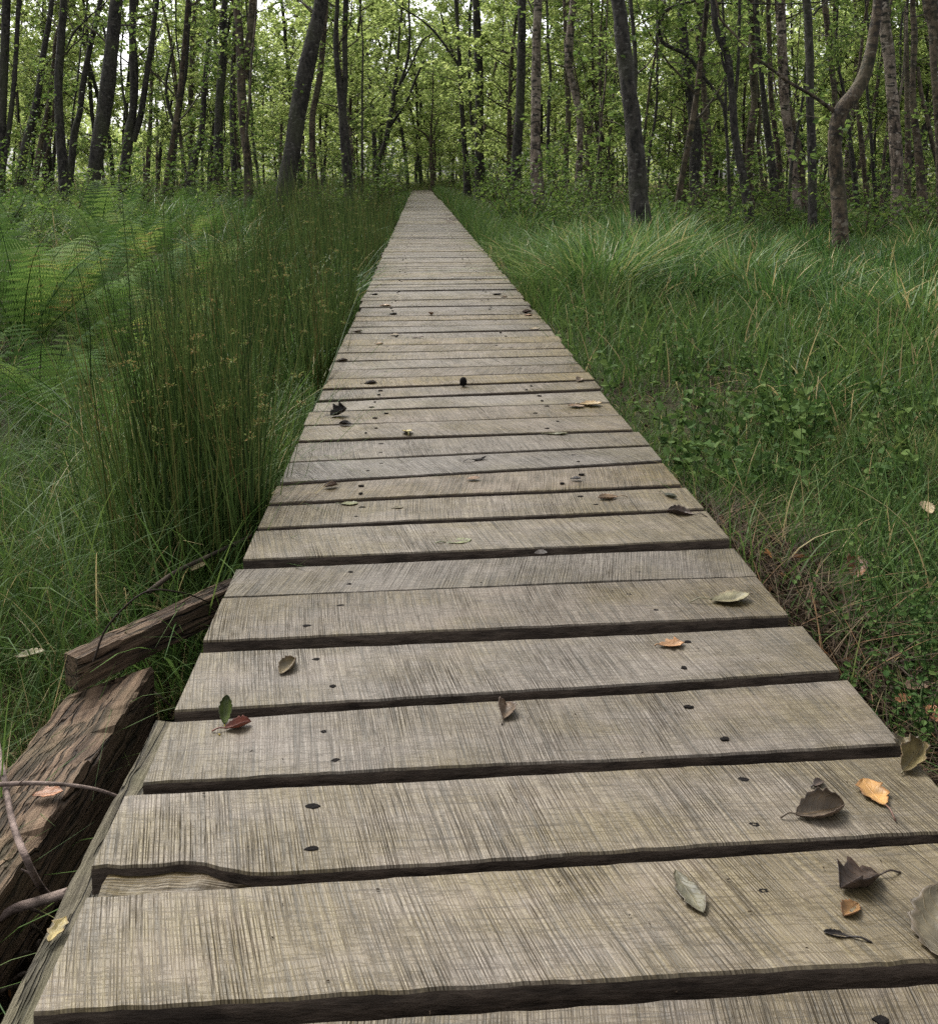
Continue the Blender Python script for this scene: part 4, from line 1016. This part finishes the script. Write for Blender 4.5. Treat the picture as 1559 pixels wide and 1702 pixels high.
for px, dp, k in SH:
    p = atd(px, 300, dp); lf = "left" if px < 700 else "right"
    if abs(p[0] - .15) < 1.3 and p[1] < 48: p[0] = .15 + 1.5 * (1 if px > 700 else -1)
    place(SP[k], p[0], p[1], rng.uniform(.8, 1.15) * (.62 if dp < 16 and px < 700 else 1), f"bright leafy shrub among the tree feet {lf} of the boardwalk", "shrub", f"shrubs among the tree feet on the {lf}")

# far-off wood closing the horizon
def far_wood():
    Lf = Acc(); n = 120000
    ang = rng.uniform(-.62, .66, n) + YAW; dist = rng.uniform(84, 112, n)
    px_ = np.sin(ang) * dist; py_ = np.cos(ang) * dist
    hmax = 3 + 7 * noise2(ang * 14, ang * 0 + 3, 66) + 7 * sstep(-.15, .1, ang)
    zz = rng.uniform(0, 1, n) ** 1.1 * hmax
    keep = noise2(px_ * .25, zz * .6 + py_ * .1, 67) > .33
    P = np.stack([px_, py_, zz - .2], -1)[keep]; m_ = len(P)
    az = rng.uniform(0, 6.28, m_)
    V, F = leafset(P, np.stack([np.cos(az), np.sin(az), rng.normal(-.2, .4, m_)], -1), rng.normal(0, .5, (m_, 3)) + [0, 0, 1], rng.uniform(.22, .42, m_))
    ti = np.clip(.42 + .5 * noise2(P[:, 0] * .3, P[:, 2] * .5, 68) + rng.normal(0, .12, m_), 0, 1)
    Lf.add(V, F, np.repeat(ti, 6))
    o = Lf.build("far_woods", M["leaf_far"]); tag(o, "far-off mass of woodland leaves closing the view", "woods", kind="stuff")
far_wood()

# ------------------------------------------------------------------ ferns
def fern_proto(nf, L0, seed):
    t = thing("fern", None, None, (0, 0, 0))
    for f in range(nf):
        A_ = Acc(); az = f * 2 * pi / nf + rng.normal(0, .25); l = L0 * rng.uniform(.75, 1.1); el = rng.uniform(.80, 1.45)
        n = 16; d = np.array([cos(az) * cos(el), sin(az) * cos(el), sin(el)]); P = [np.zeros(3)]
        for k in range(n): P.append(P[-1] + d * l / n); d = norm(d + np.array([cos(az), sin(az), -1.0]) * .024 * (1 + k / n * 1.8) + rng.normal(0, .015, 3))
        P = smooth_line(P, 40)
        V, F, c = tube(P, np.linspace(.0035, .0008, 40), 3); A_.add(V, F, .15)
        npin = 17; base_t = rng.choice([.1, .3, .5, .7, .88], p=[.2, .22, .24, .20, .14])
        for k in range(npin):
            s = .14 + .85 * k / npin; i = min(int(s * 39), 38); p = P[i]; T = norm(P[i + 1] - P[i]); side0 = norm(np.cross(T, [0, 0, 1])); upv = np.cross(side0, T)
            pl = l * .17 * (sin(pi * min(1, (s - .06) / .98)) ** .8) * (1 - .25 * s) + .012
            for sg in (1, -1):
                D = norm(side0 * sg + T * .35 - upv * .06 + rng.normal(0, .06, 3)); W_ = norm(T - D * np.dot(T, D)); Nn = np.cross(D, W_)
                m = 9; tt = np.linspace(.06, 1, m)
                C = p + D * (tt * pl)[:, None] - np.array([0, 0, 1]) * (pl * .22 * tt ** 2)[:, None]
                pw = pl * .135 * (1 - tt) ** .5 + .002
                # pinnules: small lobes on either side of each pinna's rib
                for s2 in (1, -1):
                    b0 = C; st = pl / m * .48
                    b1 = C + D * st; tip = C + W_ * s2 * pw[:, None] + D * (st * 1.3) - Nn * 0; tip0 = C + W_ * s2 * (pw * .8)[:, None] + D * st * .3
                    VV = np.stack([b0, b1 + D * st * .5, tip, tip0], 1).reshape(-1, 3); q = (np.arange(m) * 4)[:, None] + [0, 1, 2, 3]
                    A_.add(VV, q, np.clip(base_t + rng.normal(0, .08), 0, 1))
        A_.build("frond", M["fern"], t)
    return t
FP = [fern_proto(8, .68, 1), fern_proto(7, .80, 2), fern_proto(9, .58, 3), fern_proto(6, .74, 4)]
fl = "green fern in the thick mass of ferns left of the rushes"; fg = "ferns left of the boardwalk"
fs = []
for k in range(1400):
    dp = 3.3 + 14 * rng.random() ** 1.25; px = rng.uniform(-220, 560)
    p = atd(px, 300, dp)
    if p[0] > -(.55 + .13 * dp) or dp < 4.2 and px > 240: continue
    if any((p[0] - a) ** 2 + (p[1] - b) ** 2 < (.30 + .020 * dp) ** 2 for a, b in fs): continue
    fs.append((p[0], p[1]))
    place(FP[rng.integers(0, 4)], p[0], p[1], rng.uniform(.55, 1.0) + .62 * rng.random() ** 3, fl, "fern", fg)
for px, dp, s in [(62, 5.2, 1.15), (110, 5.8, 1.1)]:
    p = atd(px, 300, dp)
    place(FP[1], p[0], p[1], s, "tall pale green fern standing above the others, " + ("nearer the picture edge" if px < 100 else "just right of its tall twin"), "fern", fg)
for px, dp in [(480, 12), (505, 13.5), (450, 11), (520, 15)]:
    p = atd(px, 300, dp); place(FP[0], p[0], p[1], .95, "fern at the foot of the big leaning black trunk", "fern", "ferns under the leaning trunk")

# ------------------------------------------------------------------ rushes
def stems(P, H_, r, az, lean, curve, S, tint):
    n = len(P); t = np.linspace(0, 1, S + 1)[None]
    hor = H_[:, None] * (lean[:, None] * t + curve[:, None] * t * t); d = np.stack([np.cos(az), np.sin(az)], -1)[:, None]
    C = np.concatenate([P[:, None, :2] + hor[..., None] * d, (P[:, 2:3] + H_[:, None] * (t - .2 * curve[:, None] * t ** 3))[..., None]], -1)
    th = np.arange(3) * 2 * pi / 3
    w = r[:, None] * (1 - .75 * t)
    off = np.stack([np.cos(th), np.sin(th), 0 * th], -1)
    V = C[:, :, None] + off[None, None] * w[..., None, None]
    b = (np.arange(n) * 3 * (S + 1))[:, None, None] + (np.arange(S) * 3)[None, :, None]; j = np.arange(3)[None, None]; j2 = (j + 1) % 3
    F = np.stack([b + j, b + j2, b + 3 + j2, b + 3 + j], -1).reshape(-1, 4)
    return V.reshape(-1, 3), F, np.repeat(tint, 3 * (S + 1)), C
def make_rushes():
    A_ = Acc(); n = 6200
    dp = 2.2 + 15 * rng.random(n) ** 1.6; fr = rng.random(n)
    y = dp; xl = -(.42 + .125 * dp); x = DECK_L - .035 + (xl - DECK_L) * fr ** 1.5
    clump = noise2(x * 3.2, y * 2.2, 71)
    keep = (clump > .38) & ~((y < 2.9) & (x < -1.0)); x, y, dp = x[keep], y[keep], dp[keep]; n = len(x)
    P = np.stack([x, y, gz(x, y) - .02], -1)
    Hh = rng.normal(.80, .13, n) * (.58 + .75 * noise2(x * 1.9, y * 1.6, 72)) * np.where(x > -.5, .88, 1)
    az = np.where(rng.random(n) < .55, rng.normal(pi * .92, .8, n), rng.uniform(0, 6.28, n))
    ln = np.abs(rng.normal(.07, .09, n)) * np.where(x > -.55, .6, 1); cv = np.abs(rng.normal(.05, .06, n))
    ti = np.clip(rng.normal(.46, .36, n), 0, .92); ti[rng.random(n) < .02] = 1
    V, F, T, C = stems(P, Hh, rng.uniform(.0015, .0025, n) * (1 + .03 * dp), az, ln, cv, 6, ti); A_.add(V, F, T)
    # flower heads: tufts of tiny spikelets a little below the tip
    sel = np.where(rng.random(n) < np.where(dp > 5.5, .10, .15))[0]
    base = C[sel, 5] * .6 + C[sel, 4] * .4; k = 20
    B = np.repeat(base, k, 0); m_ = len(B); a2 = rng.uniform(0, 6.28, m_)
    D = np.stack([np.cos(a2), np.sin(a2), rng.uniform(-.3, 1.2, m_)], -1)
    V, F = leafset(B + norm(D) * rng.uniform(.001, .014, m_)[:, None], D, rng.normal(0, 1, (m_, 3)) + [0, 0, .3], rng.uniform(.004, .009, m_), .5, .1)
    A_.add(V, F, np.repeat(np.clip(rng.normal(.93, .09, m_), .6, 1), 6))
    o = A_.build("rushes", M["rush"]); tag(o, "tall dark green rushes with brown flower heads along the left edge", "rushes", kind="stuff")
make_rushes()
stick("rush_stalk", [at(470, 760, -.25) * [1, 1, 1], at(540, 640, 0), at(600, 480, .12), at(655, 385, .22)], .0035, .0015, M["rush"], "long dark rush stalk leaning over the left plank ends", "stalk", bump=0, sides=5)
for k, (x0, y0, x1, y1, dp) in enumerate([(222, 650, 203, 330, 3.4), (150, 560, 128, 440, 3.6), (190, 610, 166, 430, 3.5)]):
    stick("rush_stalk", [atd(x0, y0 + 120, dp), atd(x0, y0, dp), atd((x0 + x1) / 2 + 3, (y0 + y1) / 2, dp), atd(x1, y1, dp)], .0028, .0012, M["rush"],
          ["tallest dark rush stalk standing clear before the ferns", "short dark stalk at the left of the tallest rush", "dark stalk between the tallest rush and the short one"][k], "stalk", bump=0, sides=5)

# ------------------------------------------------------------------ grass
def sector(n, r0, r1, a0, a1):
    a = rng.uniform(a0, a1, n); r = np.sqrt(rng.uniform(r0 * r0, r1 * r1, n))
    return np.sin(a) * r, np.cos(a) * r
def off_deck(x, y, m=.012): return ((x < DECK_L - m) | (x > DECK_R + m) | (y > DECK_END)) & ~((x < -.36) & (x > -.62) & (y < 1.85))
def make_grass():
    A_ = Acc()
    def lay(n, r0, r1, side, h, w, lean, cv, S, tmu, dens=.0, seed=80):
        a0, a1 = (.02, .66) if side == 'R' else (-.62, .0)
        x, y = sector(n, r0, r1, a0, a1)
        k = off_deck(x, y) & ((x > .6) if side == 'R' else (x < -.3)) & (noise2(x * 2.4, y * 2.4, seed) > dens)
        k &= ~((x > .6) & (x < .70 + .22 * noise2(y * 3, y * 0, 55)) & (y < 2.6) & (rng.random(len(x)) < .55))
        x, y = x[k], y[k]; m_ = len(x)
        P = np.stack([x, y, gz(x, y) - .01], -1)
        nz = noise2(x * 1.1, y * 1.1, seed + 1); nz2 = noise2(x * .35, y * .35, seed + 2)
        ti = np.clip(tmu + .35 * (nz - .5) + .3 * (nz2 - .5) + rng.normal(0, .14, m_), 0, 1); ti[rng.random(m_) < .06] = .97
        V, F, T = blades(P, h * rng.uniform(.5, 1.25, m_) * (.7 + .6 * nz), w * rng.uniform(.7, 1.3, m_), rng.uniform(0, 6.28, m_), np.abs(rng.normal(0, lean, m_)), np.abs(rng.normal(cv, cv * .6, m_)), S, ti)
        A_.add(V, F, T)
    # right: short fine turf, then longer
    lay(19000, .9, 3.2, 'R', .085, .0034, .5, .5, 4, .54, .22)
    lay(3600, .9, 3.2, 'R', .19, .0042, .3, .35, 5, .50, .38, 90)
    lay(24000, 3.0, 7, 'R', .10, .0055, .45, .4, 3, .58, .12)
    lay(8000, 3.2, 7, 'R', .27, .0075, .22, .3, 4, .45, .28, 91)
    lay(20000, 7, 16, 'R', .22, .011, .3, .35, 3, .42, .2)
    lay(36000, 16, 40, 'R', .26, .016, .4, .4, 2, .58)
    lay(16000, 40, 85, 'R', .35, .05, .4, .4, 2, .78)
    # left: long fine grass near, then under ferns and rushes
    lay(11000, 1.0, 3.6, 'L', .30, .0034, .25, .5, 5, 0.64, .18, 95)
    lay(5000, 1.0, 3.6, 'L', .44, .0046, .2, .45, 6, 0.56, .35, 96)
    lay(14000, .9, 3.0, 'L', .08, .0026, .5, .5, 3, 0.74, .1, 97)
    lay(11000, 2.9, 9, 'L', .22, .0070, .3, .4, 4, 0.56, .1, 98)
    lay(22000, 9, 26, 'L', .34, .011, .3, .4, 3, .48, 0, 99)
    lay(22000, 26, 85, 'L', .38, .035, .4, .4, 2, .66, 0, 100)
    # a fringe along both edges of the far walk
    m_ = 9000; y = 5 + 42 * rng.random(m_) ** 1.5; x = np.where(rng.random(m_) < .5, DECK_L - .02 - np.abs(rng.normal(0, .25, m_)), DECK_R + .03 + np.abs(rng.normal(0, .3, m_)))
    P = np.stack([x, y, gz(x, y) - .02], -1)
    V, F, T = blades(P, rng.uniform(.25, .5, m_), .004 + .0004 * y, rng.uniform(0, 6.28, m_), np.abs(rng.normal(0, .15, m_)), np.abs(rng.normal(.3, .2, m_)), 4, np.clip(rng.normal(.45, .2, m_), 0, 1)); A_.add(V, F, T)
    # beyond the end of the walk
    x, y = rng.uniform(-6, 7, 12000), rng.uniform(46, 62, 12000); P = np.stack([x, y, gz(x, y)], -1)
    V, F, T = blades(P, rng.uniform(.3, .7, 12000), .02, rng.uniform(0, 6.28, 12000), .2, .35, 2, np.clip(rng.normal(.75, .12, 12000), 0, .95)); A_.add(V, F, T)
    o = A_.build("grass", M["grass"]); tag(o, "fine green and straw coloured grass on both sides of the boardwalk", "grass", kind="stuff")
make_grass()

def tussock(x, y, n, h, w, rad, tmu=.5, cv=.75):
    r = rad * np.sqrt(rng.random(n)); a = rng.uniform(0, 6.28, n)
    P = np.stack([x + r * np.cos(a), y + r * np.sin(a), 0 * r], -1); P[:, 2] = gz(P[:, 0], P[:, 1]) - .02
    az = a + rng.normal(0, .9, n); ti = np.clip(rng.normal(tmu, .17, n), 0, .9); ti[rng.random(n) < .07] = 1
    return blades(P, h * rng.uniform(.55, 1.15, n), w * rng.uniform(.7, 1.2, n), az, np.abs(rng.normal(.12, .12, n)) + .25 * r / rad, np.abs(rng.normal(cv, .3, n)), 7, ti)
TU = [(990, 530, 700, .62, "big bright tussock of long arching grass leaning over the right plank ends"), (1060, 470, 600, .66, "tall tussock of long green grass at the foot of the big rough trunk"),
      (1350, 690, 260, .27, "dark green tussock standing alone in the short turf on the right"), (1230, 500, 500, .50, "tussock of long grass before the sinuous split footed trunk"),
      (930, 505, 420, .46, "tussock of coarse green grass hanging over the right plank ends, behind the big bright one"), (1130, 450, 420, .6, "tussock of grass right of the big rough black trunk"), (1540, 560, 420, .46, "long grass tussock at the right picture edge behind the low plants"), (885, 470, 420, .45, "tussock close to the right plank ends near the pale flecked birch")]
for px, py, n, h, lab in TU:
    p = at(px, py, -.12); A_ = Acc(); A_.add(*tussock(p[0], p[1], int(n * .5), h, .0145 if n > 300 else .008, .16, .70 if n > 300 else .45, .55))
    o = A_.build("grass_tussock", M["tussock"], None, (p[0], p[1], float(gz(p[0], p[1])))); tag(o, lab, "tussock", "grass tussocks on the right")
A_ = Acc()
for k in range(260):
    dp = 4.6 + 13 * rng.random() ** 1.1; px = rng.uniform(800, 1720); p = atd(px, 300, dp)
    if p[0] < 1.0 + .02 * dp or (dp < 5.6 and 1050 < px < 1400): continue
    A_.add(*tussock(p[0], p[1], int(120 * rng.uniform(.6, 1.2)), rng.uniform(.22, .48) * (1.25 if px < 1120 else .9), .009 + .0009 * dp, .12, rng.uniform(.25, .72), rng.uniform(.2, .55)))
for k in range(45):
    dp = 4.0 + 12 * rng.random(); px = rng.uniform(250, 640); p = atd(px, 300, dp)
    if p[0] > -.5: continue
    A_.add(*tussock(p[0], p[1], 75, rng.uniform(.35, .65), .0072 + .0006 * dp, .12, rng.uniform(.3, .6), .45))
o = A_.build("long_grass", M["tussock"]); tag(o, "long arching green grass between the trees and the boardwalk", "grass", kind="stuff")

A_ = Acc()
for k in range(60):
    y = 1.9 + 7 * rng.random() ** 1.4
    A_.add(*tussock(DECK_L - rng.uniform(.06, .22), y, 26, rng.uniform(.22, .42), .009, .05, .68, .35))
o = A_.build("edge_grass", M["tussock"]); tag(o, "broad pale green grass blades along the left plank ends", "grass", kind="stuff")
p_ = [at(1285, 520, -.06), at(1310, 545, -.03), at(1345, 572, -.07)]
stick("fallen_branch", p_, .012, .009, M["twig"], "short thick dead branch lying in the right hand grass", "branch")

# low leafy herbs and moss-like growth right of the walk, litter, sedge blades
def make_herbs():
    A_ = Acc()
    for k in range(230):
        if k < 150:
            px, py = rng.normal(1530, 75), rng.uniform(640, 1260)
        else:
            px, py = rng.uniform(1200, 1559), rng.uniform(560, 900)
        p = at(px, py, -.10)
        if p[0] < .72: continue
        h = rng.uniform(.05, .15); z0 = float(gz(p[0], p[1]))
        for s in range(3):
            P = limb_line((p[0] + rng.normal(0, .03), p[1] + rng.normal(0, .03), z0), (rng.normal(0, .4), rng.normal(0, .4), 1), h, 6, .2, 0)
            V, F, c = tube(P, np.full(6, .0008), 3); A_.add(V, F, .1)
            leafy(P, 7, .011, A_, spread=.012, t0=.25, tint=rng.uniform(.35, .75))
    for k in range(210):
        px, py = rng.uniform(900, 1559), rng.uniform(430, 820)
        p = at(px, py, -.10)
        if p[0] < .74: continue
        h = rng.uniform(.10, .26); z0 = float(gz(p[0], p[1]))
        for s_ in range(2):
            P = limb_line((p[0] + rng.normal(0, .04), p[1] + rng.normal(0, .04), z0), (rng.normal(0, .3), rng.normal(0, .3), 1), h, 6, .15, 0)
            V, F, c = tube(P, np.full(6, .0012), 3); A_.add(V, F, .1)
            leafy(P, 9, .030, A_, spread=.012, t0=.3, tint=rng.uniform(.45, .95))
    o = A_.build("low_herb_leaves", M["herb"]); tag(o, "small round leaved low plants growing along the right side", "undergrowth", kind="stuff")
    B_ = Acc(); n = 6600
    x = np.concatenate([DECK_R + .02 + np.abs(rng.normal(0, .11, n // 3)), rng.uniform(-.66, -.38, n // 3), rng.uniform(.66, 3.5, n - 2 * (n // 3))])
    y = np.concatenate([rng.uniform(1.0, 2.4, n // 3), rng.uniform(.6, 2.0, n // 3), rng.uniform(1.0, 6.5, n - 2 * (n // 3))])
    P = np.stack([x, y, gz(x, y) + rng.uniform(.002, .015, n)], -1); az = rng.uniform(0, 6.28, n)
    V, F = leafset(P, np.stack([np.cos(az), np.sin(az), rng.normal(0, .25, n)], -1), rng.normal(0, .35, (n, 3)) + [0, 0, 1], rng.uniform(.015, .045, n), rng.uniform(.15, .7), .15)
    B_.add(V, F, np.repeat(np.clip(rng.normal(.45, .25, n), 0, 1), 6))
    V, F, T = blades(P[:1300], rng.uniform(.04, .10, 1300), .0022, rng.uniform(0, 6.28, 1300), 1.6, .3, 3, np.clip(rng.normal(.5, .25, 1300), 0, .9)); B_.add(V, F, T)
    o = B_.build("leaf_litter", M["litter"]); tag(o, "brown dead leaves and straw littering the ground beside the planks", "litter", kind="stuff")
make_herbs()

def make_specks():
    B_ = Acc(); n = 420
    y = .75 + 11 * rng.random(n) ** 1.6; x = rng.uniform(DECK_L + .01, DECK_R - .01, n)
    P = np.stack([x, y, np.full(n, .0035)], -1); az = rng.uniform(0, 6.28, n)
    V, F = leafset(P, np.stack([np.cos(az), np.sin(az), rng.normal(0, .1, n)], -1), rng.normal(0, .2, (n, 3)) + [0, 0, 1], rng.uniform(.0015, .0055, n), rng.uniform(.2, .6), .2)
    B_.add(V, F, np.repeat(np.clip(rng.normal(.28, .2, n), 0, .8), 6))
    o = B_.build("plank_litter", M["litter"]); tag(o, "tiny dark crumbs of leaf and bark scattered over the planks", "litter", kind="stuff")
make_specks()
